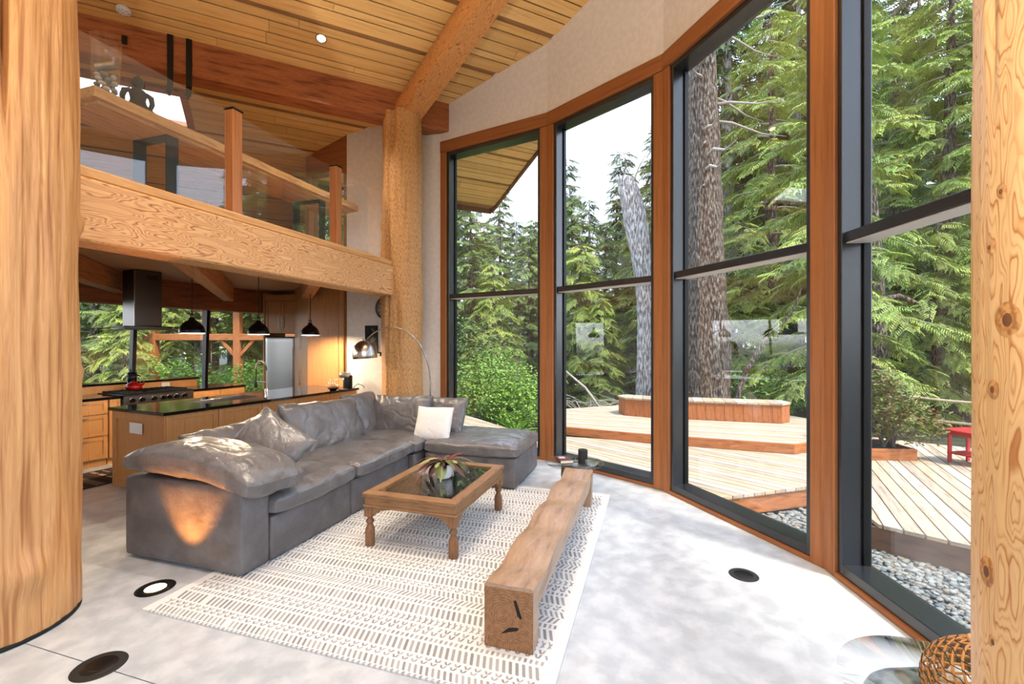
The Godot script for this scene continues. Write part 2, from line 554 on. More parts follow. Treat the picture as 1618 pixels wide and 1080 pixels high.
func big_window(n: int, a: Vector2, b: Vector2, label: String) -> void:
	var w := structure("window_%d" % n, label, facet(a, b))
	var L := a.distance_to(b)
	var c := 0.115
	for x in [c * 0.5, L - c * 0.5]:
		part(w, "casing", box(c, 4.66, 0.24, 0.006), M.trim_fir, Vector3(x, 2.33, -0.10))
	part(w, "head_casing", box(L, 0.18, 0.26, 0.006), M.head_fir, Vector3(L * 0.5, 4.752, -0.10))
	part(w, "floor_strip", box(L - 2 * c, 0.034, 0.24, 0.004), M.head_fir, Vector3(L * 0.5, 0.017, -0.10))
	var f := 0.045
	var x0 := c
	var x1 := L - c
	for x in [x0 + f * 0.5, x1 - f * 0.5]:
		part(w, "jamb", box(f, 4.62, 0.205, 0.004), M.black_frame, Vector3(x, 2.345, -0.105))
		part(w, "glazing_bead", box(0.022, 4.5, 0.05, 0.003), M.black_metal, Vector3(x + (0.03 if x < L * 0.5 else -0.03), 2.345, -0.165))
	part(w, "frame_head", box(x1 - x0 - 2 * f, 0.055, 0.205, 0.004), M.black_frame, Vector3(L * 0.5, 4.63, -0.105))
	part(w, "frame_sill", box(x1 - x0 - 2 * f, 0.075, 0.205, 0.004), M.black_frame, Vector3(L * 0.5, 0.072, -0.105))
	part(w, "transom", box(x1 - x0 - 2 * f, 0.07, 0.16, 0.004), M.black_frame, Vector3(L * 0.5, 2.375, -0.105))
	part(w, "transom_reflection_strip", box(x1 - x0 - 2 * f - 0.01, 0.008, 0.15, 0.002), M.grey_strip, Vector3(L * 0.5, 2.335, -0.105))  # pale colour stands for the deck's bright reflection on the black underside
	part(w, "pane", box(x1 - x0 - 2 * f, 2.23, 0.012, 0.0), M.pane, Vector3(L * 0.5, 1.222, -0.175))
	part(w, "pane", box(x1 - x0 - 2 * f, 2.19, 0.012, 0.0), M.pane, Vector3(L * 0.5, 3.505, -0.175))

# plain wall between two plan points, from y0 up to the roof (or to y1)
func wall(called: String, a: Vector2, b: Vector2, y0: float, label: String, m: Material, y1 := -1.0, thick := 0.2) -> void:
	var L := a.distance_to(b)
	var ya := roof_y(a.x, a.y) + 0.03 if y1 < 0 else y1
	var yb := roof_y(b.x, b.y) + 0.03 if y1 < 0 else y1
	var o := part(self, called, plate(V2([0, y0, L, y0, L, yb, 0, ya]), -thick, 0), m)
	o.transform = facet(a, b)
	tag(o, label, "", "", "structure")

func build_camera() -> void:
	var cam := Camera3D.new()
	cam.name = "camera"
	cam.fov = rad_to_deg(2.0 * atan(540.0 / 720.0))
	cam.near = 0.05
	cam.far = 400.0
	add_child(cam)
	cam.position = Vector3(0, 1.65, 0)
	cam.rotation.y = deg_to_rad(17.4265)
	cam.current = true

	var sky := ProceduralSkyMaterial.new()
	sky.sky_top_color = Color(0.70, 0.80, 0.93)
	sky.sky_horizon_color = Color(0.93, 0.95, 0.97)
	sky.ground_bottom_color = Color(0.30, 0.32, 0.26)
	sky.ground_horizon_color = Color(0.62, 0.64, 0.60)
	sky.sky_curve = 0.25
	sky.sun_angle_max = 1.0
	var e := Environment.new()
	e.background_mode = Environment.BG_SKY
	e.sky = Sky.new()
	e.sky.sky_material = sky
	e.background_energy_multiplier = 1.0
	e.tonemap_mode = Environment.TONE_MAPPER_LINEAR
	e.tonemap_exposure = 5.0
	e.sdfgi_enabled = true
	e.ssao_enabled = true
	e.ssil_enabled = true
	var we := WorldEnvironment.new()
	we.name = "environment"
	we.environment = e
	add_child(we)

	var sun := DirectionalLight3D.new()
	sun.name = "sun"
	sun.light_color = Color(1.0, 0.96, 0.90)
	sun.light_energy = 0.5
	sun.light_angular_distance = 8.0
	sun.shadow_enabled = true
	add_child(sun)
	sun.rotation_degrees = Vector3(-58, 62, 0)

func build_shell() -> void:
	# floor of two pours with a sawn joint between
	var outline := PackedVector2Array()
	for p in P: outline.append(p)
	outline.append_array(V2([-8.8, 1.5, -8.45, -2.4, -7.75, -8.35, -6.6, -8.35]))
	var grown: PackedVector2Array = Geometry2D.offset_polygon(outline, 0.22)[0]
	var fl := structure("floor", "polished pale grey concrete floor")
	var zc := -1.583
	for cut in [V2([-20, zc - 0.003, 20, zc - 0.003, 20, -30, -20, -30]), V2([-20, zc + 0.003, -2.0, zc + 0.003, 20, zc + 0.003, 20, 30, -20, 30])]:
		for piece in Geometry2D.intersect_polygons(grown, cut):
			part(fl, "concrete_slab", prism(piece, -0.12, 0.0), M.concrete)
	part(fl, "sub_slab", prism(grown, -0.6, -0.121), M.concrete)

	# faceted outer wall
	for i in range(0, 10):
		var seen_l := ["white plaster wall behind the tall log column", "white plaster band above the first tall window beside the log column", "white plaster band above the second tall window", "white plaster band above the third tall window", "white plaster band above the tall window by the knotty log", "", "", "", "", ""]
		var lab: String = seen_l[i] if seen_l[i] else "white plaster wall section %s" % WALL_NAMES[i].trim_prefix("wall_").replace("_", " ")
		if i == 0:
			wall(WALL_NAMES[i], P[i], P[i + 1], 0.0, lab, M.wall_paint)
		elif i == 9:
			wall(WALL_NAMES[i], P[i], P[i + 1], 0.0, lab, M.wall_paint)
		else:
			wall(WALL_NAMES[i], P[i], P[i + 1], 4.842, lab, M.wall_paint)
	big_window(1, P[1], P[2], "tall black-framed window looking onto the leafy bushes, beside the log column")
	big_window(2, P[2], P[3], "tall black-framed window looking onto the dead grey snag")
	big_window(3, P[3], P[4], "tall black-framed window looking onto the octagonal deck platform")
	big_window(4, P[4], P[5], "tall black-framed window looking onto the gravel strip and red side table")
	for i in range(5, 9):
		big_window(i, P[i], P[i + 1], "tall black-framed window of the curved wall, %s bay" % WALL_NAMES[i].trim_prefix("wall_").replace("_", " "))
	wall("wall_west", P[10], Vector2(-8.8, 1.5), 0.0, "white plaster wall on the far side of the room", M.wall_paint)
	wall("wall_west_bay", Vector2(-8.8, 1.5), Vector2(-8.45, -2.4), 0.0, "white plaster wall beside the kitchen", M.wall_paint)
	# upstairs walls
	for q in [["wall_loft_west", Vector2(-8.45, -2.4), Vector2(-11.8, -5.67), "cedar-boarded side wall of the loft"], ["wall_loft_back", Vector2(-11.8, -5.67), Vector2(-8.23, -9.16), "low cedar-boarded wall at the back of the loft"], ["wall_loft_return", Vector2(-8.23, -9.16), Vector2(-5.85, -6.55), "cedar-boarded return wall of the loft"]]:
		var A: Vector2 = q[1]
		var B: Vector2 = q[2]
		var lw := structure(q[0], q[3], facet(A, B))
		var wl := A.distance_to(B)
		var ya := roof_y(A.x, A.y)
		var yb := roof_y(B.x, B.y)
		var outl := V2([0, 2.70, wl, 2.70, wl, yb + 0.05, 0, ya + 0.05])
		part(lw, "sheathing", plate(outl, -0.2, -0.022), M.batten)
		var yy := 2.81
		while yy < maxf(ya, yb):
			for piece in Geometry2D.intersect_polygons(outl, V2([0, yy, wl, yy, wl, yy + 0.128, 0, yy + 0.128])):
				part(lw, "board", plate(piece, -0.021, 0.0), M["cedar_board%d" % (int(yy * 97.0) % 5)])
			yy += 0.141
	# kitchen walls
	wall("wall_kitchen_end", Vector2(-7.80, -8.42), Vector2(-6.62, -8.30), 0.0, "plaster wall behind the refrigerator", M.wall_paint, 2.70, 0.15)
	wall("wall_kitchen_return", Vector2(-6.62, -8.30), Vector2(-4.9, -6.97), 0.0, "plaster wall behind the pantry", M.wall_paint, 2.70, 0.15)

	# window at the end of the loft, with a fir header
	var a := Vector2(-5.85, -6.55)
	var b := P[0]
	var w := structure("window_20", "fir-framed window at the end of the loft", facet(a, b))
	var L := a.distance_to(b)
	part(w, "header_panel", plate(V2([0, 4.55, L, 4.55, L, roof_y(b.x, b.y) + 0.02, 0, roof_y(a.x, a.y) + 0.02]), -0.18, 0.0), M.head_fir)
	for x in [0.04, L - 0.04]:
		part(w, "casing", box(0.08, 1.72, 0.18, 0.005), M.trim_fir, Vector3(x, 3.69, -0.09))
	part(w, "sill", box(L, 0.06, 0.22, 0.005), M.head_fir, Vector3(L * 0.5, 2.86, -0.07))
	part(w, "pane", box(L - 0.16, 1.66, 0.012, 0.0), M.pane, Vector3(L * 0.5, 3.71, -0.10))

func roof_xf() -> Transform3D:
	var s := Vector3(DN.x, ROOF_K, DN.z).normalized()
	return Transform3D(Basis(DB, s.cross(DB).normalized(), s), Vector3(0, 5.82 + ROOF_K * 5.45, 0))

func build_roof() -> void:
	var c := structure("ceiling", "sloping ceiling of golden cedar boards with dark gaps", roof_xf())
	var ks := sqrt(1.0 + ROOF_K * ROOF_K)
	# roof deck (closed, with a hole for the skylight)
	var sky_b := [-2.95, -1.24]
	var sky_q := [-8.80, -7.84]
	for r in [[0.45, 4.3, -9.58, 4.2], [sky_b[1], 0.45, -12.6, 4.2], [-9.5, sky_b[0], -12.6, 4.2], [sky_b[0], sky_b[1], -12.6, sky_q[0]], [sky_b[0], sky_b[1], sky_q[1], 4.2]]:
		var s0: float = r[2] * ks
		var s1: float = r[3] * ks
		part(c, "roof_deck", box(r[1] - r[0], 0.22, s1 - s0, 0.0), M.batten, Vector3((r[0] + r[1]) * 0.5, 0.16, (s0 + s1) * 0.5))
	# boards: each period of 0.81 m up the slope has one recessed batten and six boards
	var r := RandomNumberGenerator.new()
	r.seed = 5
	var widths := [0.168, 0.088, 0.160, 0.156, 0.108]
	var lens := [3.0, 3.7, 2.5, 3.3]
	var count := 0
	for k in range(-9, 13):
		var q0 := -5.36 + 0.81 * k
		if q0 > 3.6 or q0 < -12.7: continue
		var q := q0
		var b_lo := -6.5
		var b_hi := 4.3
		if q0 < -9.5: b_hi = 0.45
		if q0 > -4.4:
			# out of the camera's sight: one broad lining per period
			part(c, "lining_panel", box(4.3 + 9.4, 0.02, 0.80 * ks, 0.0), M.cedar_board0, Vector3((4.3 - 9.4) * 0.5, 0.034, (q + 0.4) * ks))
			continue
		part(c, "batten", box(b_hi - b_lo, 0.012, 0.085 * ks, 0.0), M.batten, Vector3((b_hi + b_lo) * 0.5, 0.030, (q) * ks))
		q += 0.037
		for wi in widths.size():
			var w: float = widths[wi]
			var qc := q + w * 0.5 + 0.006
			q += w + 0.016
			if qc < -12.6: continue
			var hi := b_hi
			if qc < -9.58: hi = 0.45
			var x := b_lo + r.randf_range(0.0, 1.6)
			var ends := [b_lo]
			while x < hi - 0.6:
				ends.append(x)
				x += lens[r.randi() % 4]
			ends.append(hi)
			for j in ends.size() - 1:
				var x0: float = ends[j] + 0.0015
				var x1: float = ends[j + 1] - 0.0015
				if x1 - x0 < 0.1: continue
				var pieces := [[x0, x1]]
				if qc + w * 0.5 > sky_q[0] and qc - w * 0.5 < sky_q[1]:
					pieces = []
					if x0 < sky_b[0]: pieces.append([x0, minf(x1, sky_b[0])])
					if x1 > sky_b[1]: pieces.append([maxf(x0, sky_b[1]), x1])
				for p in pieces:
					count += 1
					part(c, "board", box(snappedf(p[1] - p[0], 0.001), 0.02, w * ks, 0.003), M["cedar_board%d" % (r.randi() % 5)], Vector3((p[0] + p[1]) * 0.5, 0.01 + r.randf_range(-0.0015, 0.0015), qc * ks))
	print("boards ", count)
	# eave fascia outside
	part(c, "fascia", box(0.05, 0.34, (13.78) * ks, 0.004), M.fascia_dark, Vector3(4.33, 0.12, (-9.58 + 6.89) * ks))
	part(c, "fascia", box(3.9, 0.34, 0.05, 0.004), M.fascia_dark, Vector3(2.37, 0.12, -9.61 * ks))

	# skylight
	var sk := structure("window_21", "white-bright skylight with a fir frame in the sloping ceiling", roof_xf())
	var bl: float = sky_b[1] - sky_b[0]
	var ql: float = (sky_q[1] - sky_q[0]) * ks
	var bc: float = (sky_b[0] + sky_b[1]) * 0.5
	var qc2: float = (sky_q[0] + sky_q[1]) * 0.5 * ks
	for s in [-1, 1]:
		part(sk, "frame_side", box(0.09, 0.30, ql + 0.1, 0.004), M.purlin_fir, Vector3(bc + s * (bl * 0.5), 0.12, qc2))
		part(sk, "frame_end", box(bl - 0.09, 0.30, 0.09, 0.004), M.purlin_fir, Vector3(bc, 0.12, qc2 + s * (ql * 0.5)))
	part(sk, "sash", box(bl - 0.09, 0.03, 0.03, 0.003), M.grey_strip, Vector3(bc, 0.19, qc2 + ql * 0.5 - 0.11))
	part(sk, "pane", box(bl - 0.1, 0.012, ql - 0.1, 0.0), M.pane, Vector3(bc, 0.23, qc2))

	# purlin
	var face0 := Vector3(-3.61, 0, -6.10)
	var p := structure("purlin_beam", "red-brown fir purlin beam running over the loft", Transform3D(Basis(DB, Vector3.UP, DB.cross(Vector3.UP)), face0))
	part(p, "timber", box(7.7, 0.45, 0.30, 0.012), M.purlin_fir, Vector3(-3.85 + 0.72, 5.205, -0.15))
	# scarf joint: a stepped key block let into the face
	part(p, "scarf_key", plate(V2([-2.66, 4.985, -2.37, 4.985, -2.37, 5.12, -2.50, 5.15, -2.50, 5.20, -2.66, 5.22]), -0.02, 0.004), M.purlin_fir)
	# steel straps: find where the camera sees them, along the beam
	for u in [-2.89, -2.70]:
		var s := part(p, "strap", box(0.062, 0.60, 0.014, 0.003), M.black_metal, Vector3(u, 5.12, 0.008))
		part(s, "strap_foot", box(0.062, 0.16, 0.014, 0.003), M.black_metal, Vector3(0, -0.365, 0.03), Basis(Vector3.RIGHT, -0.42))
		part(s, "bolt", tube([Vector3(0, -0.42, 0.06), Vector3(0, -0.475, 0.06)], 0.016, 8), M.black_metal)
	part(p, "plate", box(0.05, 0.10, 0.02, 0.003), M.black_metal, Vector3(-3.33, 5.22, 0.01))

	# half-log rafter
	var s0 := Vector3(-3.72, 5.10, -6.24)
	var s1 := Vector3(-1.93, 5.66, -5.05)
	var far := s0 + (s1 - s0) * 4.2
	var z := (s0 - far).normalized()
	var x := Vector3.UP.cross(z).normalized()
	var rf := structure("rafter_beam", "half-log rafter with wavy sawn edge rising from the log column", Transform3D(Basis(x, z.cross(x), z), s0))
	var st := new_st()
	var len := s0.distance_to(far)
	var nz := FastNoiseLite.new()
	nz.seed = 8
	nz.frequency = 1.0
	var rings := []
	var steps := 60
	for i in steps + 1:
		var t := len * i / steps
		var wob := 0.022 * nz.get_noise_1d(t * 1.7) + 0.012 * nz.get_noise_1d(t * 5.0 + 20.0)
		var ring := []
		# flat sawn soffit, rounded sides
		for q in [[-0.15, -0.14], [0.15 + wob * 1.6, -0.14 + wob * 0.4], [0.19 + wob, -0.06], [0.205, 0.03], [0.19, 0.12], [0.14, 0.19], [-0.14, 0.19], [-0.19, 0.12], [-0.205, 0.03], [-0.19, -0.07]]:
			ring.append(Vector3(q[0], q[1], -t))
		rings.append(ring)
	for i in steps:
		for k in 10:
			st.set_smooth_group(-1 if k == 0 or k == 5 else 0)
			var k2 := (k + 1) % 10
			var aa: Vector3 = rings[i][k]; var bb: Vector3 = rings[i][k2]; var cc: Vector3 = rings[i + 1][k2]; var dd: Vector3 = rings[i + 1][k]
			for v in [aa, cc, bb, aa, dd, cc]: st.add_vertex(v)
	st.set_smooth_group(-1)
	for k in range(1, 9):
		for v in [rings[0][0], rings[0][k + 1], rings[0][k]]: st.add_vertex(v)
		for v in [rings[steps][0], rings[steps][k], rings[steps][k + 1]]: st.add_vertex(v)
	part(rf, "timber", done(st), M.rafter_fir)

	# things on the ceiling; later downlights are unseen ones added to brighten the room
	for q in [[0.46, -6.36, "small round recessed downlight in the cedar ceiling above the log column"], [-0.5, -3.0, "added unseen downlight in the cedar ceiling over the rug"], [1.0, -3.4, "added unseen downlight in the cedar ceiling near the tall windows"], [-0.4, -1.6, "added unseen downlight in the cedar ceiling over the concrete floor"], [2.2, -2.2, "added unseen downlight in the cedar ceiling by the knotty log"]]: ceiling_light(q[0], q[1], q[2])
	smoke_detector()

func on_roof(b: float, q: float, drop: float) -> Vector3:
	var x := 0.698 * q + 0.716 * b
	var z := 0.716 * q - 0.698 * b
	return Vector3(x, roof_y(x, z) - drop, z)

func ceiling_light(b: float, q: float, label: String) -> void:
	var o := thing("recessed_downlight", label, "light", on_roof(b, q, 0.0))
	o.basis = roof_xf().basis
	part(o, "trim_ring", lathe(prof([0.052, -0.002, 0.060, -0.010, 0.066, -0.012, 0.070, -0.006, 0.070, 0.0]), 28), M.steel)
	var em: StandardMaterial3D = M.get("bulb_glow") if M.has("bulb_glow") else mat("bulb_glow", Color(1, 0.95, 0.85), 0.5)
	em.emission_enabled = true
	em.emission = Color(1.0, 0.86, 0.66)
	em.emission_energy_multiplier = 3.0
	part(o, "lamp_lens", lathe(prof([0.0, -0.006, 0.045, -0.004, 0.052, -0.002]), 24), em)
	var l := SpotLight3D.new()
	l.name = "lamp_beam"
	l.light_color = Color(1.0, 0.94, 0.86)
	l.light_energy = 2.0
	l.light_size = 0.05
	l.spot_angle = 48.0
	l.spot_angle_attenuation = 1.0
	l.spot_range = 12.0
	l.shadow_enabled = true
	o.add_child(l)
	l.position = Vector3(0, -0.03, 0)
	l.global_rotation = Vector3(-PI / 2, 0, 0)

func smoke_detector() -> void:
	var o := thing("smoke_detector", "round white smoke detector on the cedar ceiling", "detector", on_roof(-1.62, -6.70, 0.0))
	o.basis = roof_xf().basis
	part(o, "housing", lathe(prof([0.0, -0.045, 0.035, -0.045, 0.052, -0.040, 0.058, -0.030, 0.068, -0.026, 0.070, -0.004, 0.070, 0.0]), 32), M.white_plastic)
	for k in 8:
		var a := TAU * k / 8
		part(o, "slot", box(0.014, 0.004, 0.005, 0.001), M.reveal_dark, Vector3(cos(a) * 0.045, -0.0425, sin(a) * 0.045), Basis(Vector3.UP, -a))
	part(o, "test_button", lathe(prof([0.0, -0.049, 0.010, -0.049, 0.012, -0.044]), 14), M.grey_strip)

func build_columns() -> void:
	# big near log
	var o := structure("log_column", "massive honey-coloured peeled log column with long checks, by the floor uplights", Transform3D(ry(0), Vector3(-3.7, 0, -1.6)))
	part(o, "log", log_mesh(0.405, 0.38, 8.0, 3, 0.011, [[-0.15, 0.5, 3.6, 0.018, 0.014], [0.05, 0.3, 2.6, 0.015, 0.012], [-0.42, 0.9, 5.0, 0.018, 0.014], [0.23, 2.75, 9.0, 0.07, 0.11], [-0.62, 0.2, 1.9, 0.016, 0.01], [-0.30, 1.6, 4.4, 0.014, 0.01], [-0.85, 0.4, 3.0, 0.016, 0.008]], [[0.0, 0.34, 0.14, 0.045], [-1.12, 2.38, 0.07, 0.03], [-1.12, 1.42, 0.05, 0.02]], 420, 150), M.log_left, Vector3(0, 0.022, 0))
	part(o, "base_shadow_ring", lathe(prof([0.0, 0.0, 0.405, 0.0, 0.412, 0.006, 0.412, 0.022, 0.38, 0.024, 0.0, 0.024]), 72), M.black_rubber)  # black ring stands for the shadow gap under the log
	# scars on the peeled face
	# tall log with the bark-beetle texture
	var t := structure("log_column", "peeled log column with rough flecked surface behind the grey sofa", Transform3D(Basis(), Vector3(-3.675, 0, -6.13)))
	part(t, "log", log_mesh(0.315, 0.29, 5.09, 4, 0.02, [[1.78, -1.0, 9.0, 0.10, 0.05], [1.62, 4.2, 9.0, 0.34, 0.09]], [[0.6, 2.2, 0.10, 0.02], [0.35, 1.0, 0.1, 0.015], [2.6, 3.4, 0.12, 0.02]], 120, 110), M.log_mid)
	# pale knotty log near the camera
	var k := structure("log_column", "pale knotty log column with orange grain beside the gravel window", Transform3D(Basis(), Vector3(0.85, 0, -1.24)))
	part(k, "log", log_mesh(0.173, 0.170, 8.0, 5, 0.004, [[3.06, 2.13, 9.0, 0.16, 0.045]], [], 140, 130), M.log_right)
	for q in [[2.83, 1.695, 0.030], [3.05, 1.85, 0.011], [3.01, 1.55, 0.016], [3.10, 1.16, 0.026], [2.90, 1.96, 0.012], [3.0, 1.02, 0.014]]:
		var a: float = q[0]
		var d := Vector3(cos(a), 0, sin(a))
		var big: float = q[2]
		part(k, "knot", lathe(prof([0.0, 0.003, big * 0.5, 0.0025, big, 0.0015, big * 1.15, -0.004]), 20), M.knot, d * 0.1725 + Vector3.UP * q[1], Basis(d.cross(Vector3.UP), d, Vector3.UP) * Basis.from_scale(Vector3(0.8, 1, 1.2)))
		part(k.get_child(k.get_child_count() - 1), "knot_heart", lathe(prof([0.0, 0.0042, big * 0.25, 0.0038, big * 0.42, 0.0024]), 16), M.knot_dark)

func build_loft() -> void:
	# spandrel beam and its ledge
	var b := structure("loft_beam", "broad fir beam with bold swirling grain along the loft edge")
	slab(b, "timber", Vector3(-3.95, 2.33, -6.12), Vector3(-3.65, 2.76, -1.95), M.spandrel_fir, 0.014)
	slab(b, "ledge_cap", Vector3(-3.93, 2.762, -6.12), Vector3(-3.67, 2.84, -1.95), M.ledge_fir, 0.012)
	# floor of the loft
	var poly := V2([-3.94, -1.3, -3.94, -6.30, -4.9, -6.45, -5.85, -6.56, -8.2, -9.1, -11.7, -5.65, -8.4, -2.4, -8.3, -1.3])
	var f := part(self, "loft_floor", prism(poly, 2.722, 2.80), M.loft_board)
	tag(f, "boarded floor of the loft", "", "", "structure")
	# boards seen from the kitchen, running along DB
	var c := structure("ceiling_kitchen", "board ceiling under the loft", Transform3D(Basis(DB, Vector3.UP, DB.cross(Vector3.UP)), Vector3(-5.4, 2.71, -4.0)))
	var inv := c.transform.affine_inverse()
	var lp := PackedVector2Array()
	for v in poly:
		var w: Vector3 = inv * Vector3(v.x, 2.71, v.y)
		lp.append(Vector2(w.x, w.z))
	var z := -5.5
	while z < 4.0:
		for piece in Geometry2D.intersect_polygons(lp, V2([-9, z, 9, z, 9, z + 0.135, -9, z + 0.135])):
			var pl: PackedVector2Array = piece
			if Geometry2D.is_polygon_clockwise(pl): pl.reverse()
			part(c, "board", prism(pl, -0.012, 0.010), M.loft_board)
		z += 0.14
	# joists run across the boards
	for j in [[Vector2(-3.95, -2.80), 5.1, 0.17], [Vector2(-3.95, -4.62), 2.55, 0.17], [Vector2(-5.6, -2.56), 4.4, 0.17]]:
		var a: Vector2 = j[0]
		var d := Vector3(-DN.x, 0, -DN.z)
		var o := structure("joist_beam", "fir joist crossing the kitchen ceiling", Transform3D(Basis(d, Vector3.UP, d.cross(Vector3.UP)), Vector3(a.x, 2.695 - 0.145, a.y)))
		part(o, "timber", box(j[1], 0.29, j[2], 0.010), M.joist_fir, Vector3(float(j[1]) * 0.5, 0, 0))
	# glass balustrade
	var gl := 0.0
	for pz in [[-2.0, -3.24], [-3.40, -4.70], [-4.83, -5.88]]:
		var lab: String = ["long glass balustrade panel between the big log and the first newel post", "glass balustrade panel between the two newel posts", "short glass balustrade panel between the newel post and the log column"][int(gl)]
		var o := thing("balustrade_panel", lab, "balustrade", Vector3(-3.80, 2.84, 0))
		slab(o, "glass_pane", Vector3(-0.006, 0.012, pz[1]), Vector3(0.006, 0.965, pz[0]), M.rail_glass, 0.0)
		slab(o, "glass_shoe", Vector3(-0.014, 0.0, pz[1]), Vector3(0.014, 0.022, pz[0]), M.steel_dark, 0.002)
		gl += 1.0
	for q in [[-3.32, "square fir newel post with black cap, nearer the big honey log"], [-4.765, "square fir newel post with black cap, nearer the flecked log column"]]:
		var o := thing("newel_post", q[1], "post", Vector3(-3.80, 2.84, q[0]))
		part(o, "post", box(0.105, 0.985, 0.105, 0.005), M.post_fir, Vector3(0, 0.4925, 0))
		part(o, "cap", box(0.118, 0.016, 0.118, 0.003), M.black_metal, Vector3(0, 0.993, 0))
	# live-edge bar with steel legs
	var bar := thing("live_edge_bar", "thick live-edge timber bar on black steel legs behind the balustrade", "bar table", Vector3(-4.72, 2.80, -4.3))
	var nz := FastNoiseLite.new()
	nz.seed = 77
	nz.frequency = 1.0
	var out := PackedVector2Array()
	for i in 25:
		var t := -1.75 + 3.5 * i / 24
		out.append(Vector2(0.31 + 0.016 * nz.get_noise_1d(t * 1.3) + 0.008 * nz.get_noise_1d(t * 6.0), t))
	for i in 25:
		var t := 1.75 - 3.5 * i / 24
		out.append(Vector2(-0.33 + 0.03 * nz.get_noise_1d(t * 1.1 + 9.0), t))
	# edge slopes under the bark side
	var st := new_st()
	var inner: PackedVector2Array = Geometry2D.offset_polygon(out, -0.05)[0]
	add_prism(st, out, 0.88, 0.965)
	add_prism(st, inner, 0.85, 0.885)
	part(bar, "top", done(st), M.slab_wood)
	for z0 in [-1.05, 1.05]:
		var lg := part(bar, "leg_frame", box(0.46, 0.012, 0.12, 0.002), M.black_metal, Vector3(0, 0.846, z0))
		for s in [-1, 1]:
			part(lg, "upright", box(0.014, 0.84, 0.12, 0.002), M.black_metal, Vector3(s * 0.223, -0.424, 0))
		part(lg, "foot_bar", box(0.46, 0.012, 0.12, 0.002), M.black_metal, Vector3(0, -0.838, 0))
	loft_ornaments()

func loft_ornaments() -> void:
	var top := 2.80 + 0.965
	var v := thing("glass_vase", "tall clear glass vase of pebbles on the live-edge bar", "vase", Vector3(-4.55, top, -2.72))
	part(v, "glass_wall", lathe(prof([0.0, 0.0, 0.090, 0.0, 0.108, 0.52]), 32), M.rail_glass)
	var r := RandomNumberGenerator.new()
	r.seed = 4
	for k in 30:
		var rr := r.randf_range(0.0205, 0.0225)
		var a := TAU * (k % 6) / 5.0 + 0.5 * (k / 6)
		var rad := 0.058 if k % 6 < 5 else 0.0
		var y := 0.022 + 0.041 * (k / 6)
		var o := thing("pebble", "smooth grey and white pebble inside the tall glass vase", "pebble", Vector3(-4.55 + cos(a) * rad, top + y, -2.72 + sin(a) * rad), a, "pebbles in the glass vase")
		part(o, "stone", pebble_mesh(k % 3), [M.pebble_white, M.pebble_grey, M.pebble_tan][k % 3], Vector3.ZERO, Basis.from_scale(Vector3(rr * 1.3, rr * 0.85, rr)))
	var s := thing("candle_holder", "small silvery glass cylinder lying on the pebbles in the vase", "ornament", Vector3(-4.55, top + 0.268, -2.72), 0.6)
	part(s, "tumbler", tube([Vector3(-0.068, -0.018, 0), Vector3(0.068, 0.03, 0)], 0.034, 18), M.steel)
	# seated bronze figure
	var f := thing("seated_figurine", "dark bronze seated figurine with hands on its knees on the bar", "figurine", Vector3(-4.57, top, -2.99), deg_to_rad(-110))
	f.scale = Vector3.ONE * 1.15
	var st := new_st()
	# body
	add_lathe(st, prof([0.0, 0.0, 0.115, 0.0, 0.125, 0.012, 0.10, 0.035, 0.07, 0.06, 0.055, 0.085, 0.05, 0.11, 0.058, 0.145, 0.062, 0.165, 0.045, 0.185, 0.022, 0.195, 0.02, 0.21, 0.0, 0.212]), 20)
	for sx in [-1.0, 1.0]:
		add_tube(st, [Vector3(sx * 0.05, 0.172, 0.0), Vector3(sx * 0.086, 0.155, 0.0), Vector3(sx * 0.096, 0.11, 0.01), Vector3(sx * 0.085, 0.065, 0.04), Vector3(sx * 0.06, 0.04, 0.065)], [0.018, 0.022, 0.018, 0.015, 0.012], 10)
		add_tube(st, [Vector3(sx * 0.03, 0.03, 0.0), Vector3(sx * 0.13, 0.028, 0.045), Vector3(sx * 0.06, 0.024, 0.10), Vector3(-sx * 0.03, 0.022, 0.105)], [0.03, 0.028, 0.022, 0.014], 10)
	part(f, "body", done(st), M.bronze)
	var h := part(f, "head", lathe(prof([0.0, 0.200, 0.022, 0.205, 0.034, 0.225, 0.038, 0.25, 0.034, 0.272, 0.02, 0.288, 0.012, 0.296, 0.010, 0.306, 0.0, 0.312]), 18), M.bronze)
	for sx in [-1.0, 1.0]:
		part(h, "ear", tube([Vector3(sx * 0.038, 0.255, 0), Vector3(sx * 0.041, 0.235, 0), Vector3(sx * 0.038, 0.215, 0.002)], [0.006, 0.008, 0.005], 6), M.bronze)
	part(h, "nose", tube([Vector3(0, 0.254, 0.034), Vector3(0, 0.238, 0.043), Vector3(0, 0.234, 0.036)], [0.003, 0.006, 0.004], 6), M.bronze)

func pebble_mesh(k: int) -> ArrayMesh:
	var key := "pebble%d" % k
	if not mesh_cache.has(key):
		var nz := FastNoiseLite.new()
		nz.seed = 40 + k
		nz.frequency = 0.8
		var st := new_st()
		st.set_smooth_group(0)
		var g := func(i, j) -> Vector3:
			var a: float = PI * i / 8.0
			var b: float = TAU * (j % 12) / 12.0
			var d := Vector3(sin(a) * cos(b), cos(a), sin(a) * sin(b))
			return d * (1.0 + 0.22 * nz.get_noise_3dv(d))
		for i in 8:
			for j in 12:
				var a: Vector3 = g.call(i, j); var b: Vector3 = g.call(i, j + 1); var c: Vector3 = g.call(i + 1, j + 1); var d: Vector3 = g.call(i + 1, j)
				if i < 7:
					for v in [a, c, d]: st.add_vertex(v)
				if i > 0:
					for v in [a, b, c]: st.add_vertex(v)
		mesh_cache[key] = done(st)
	return mesh_cache[key]

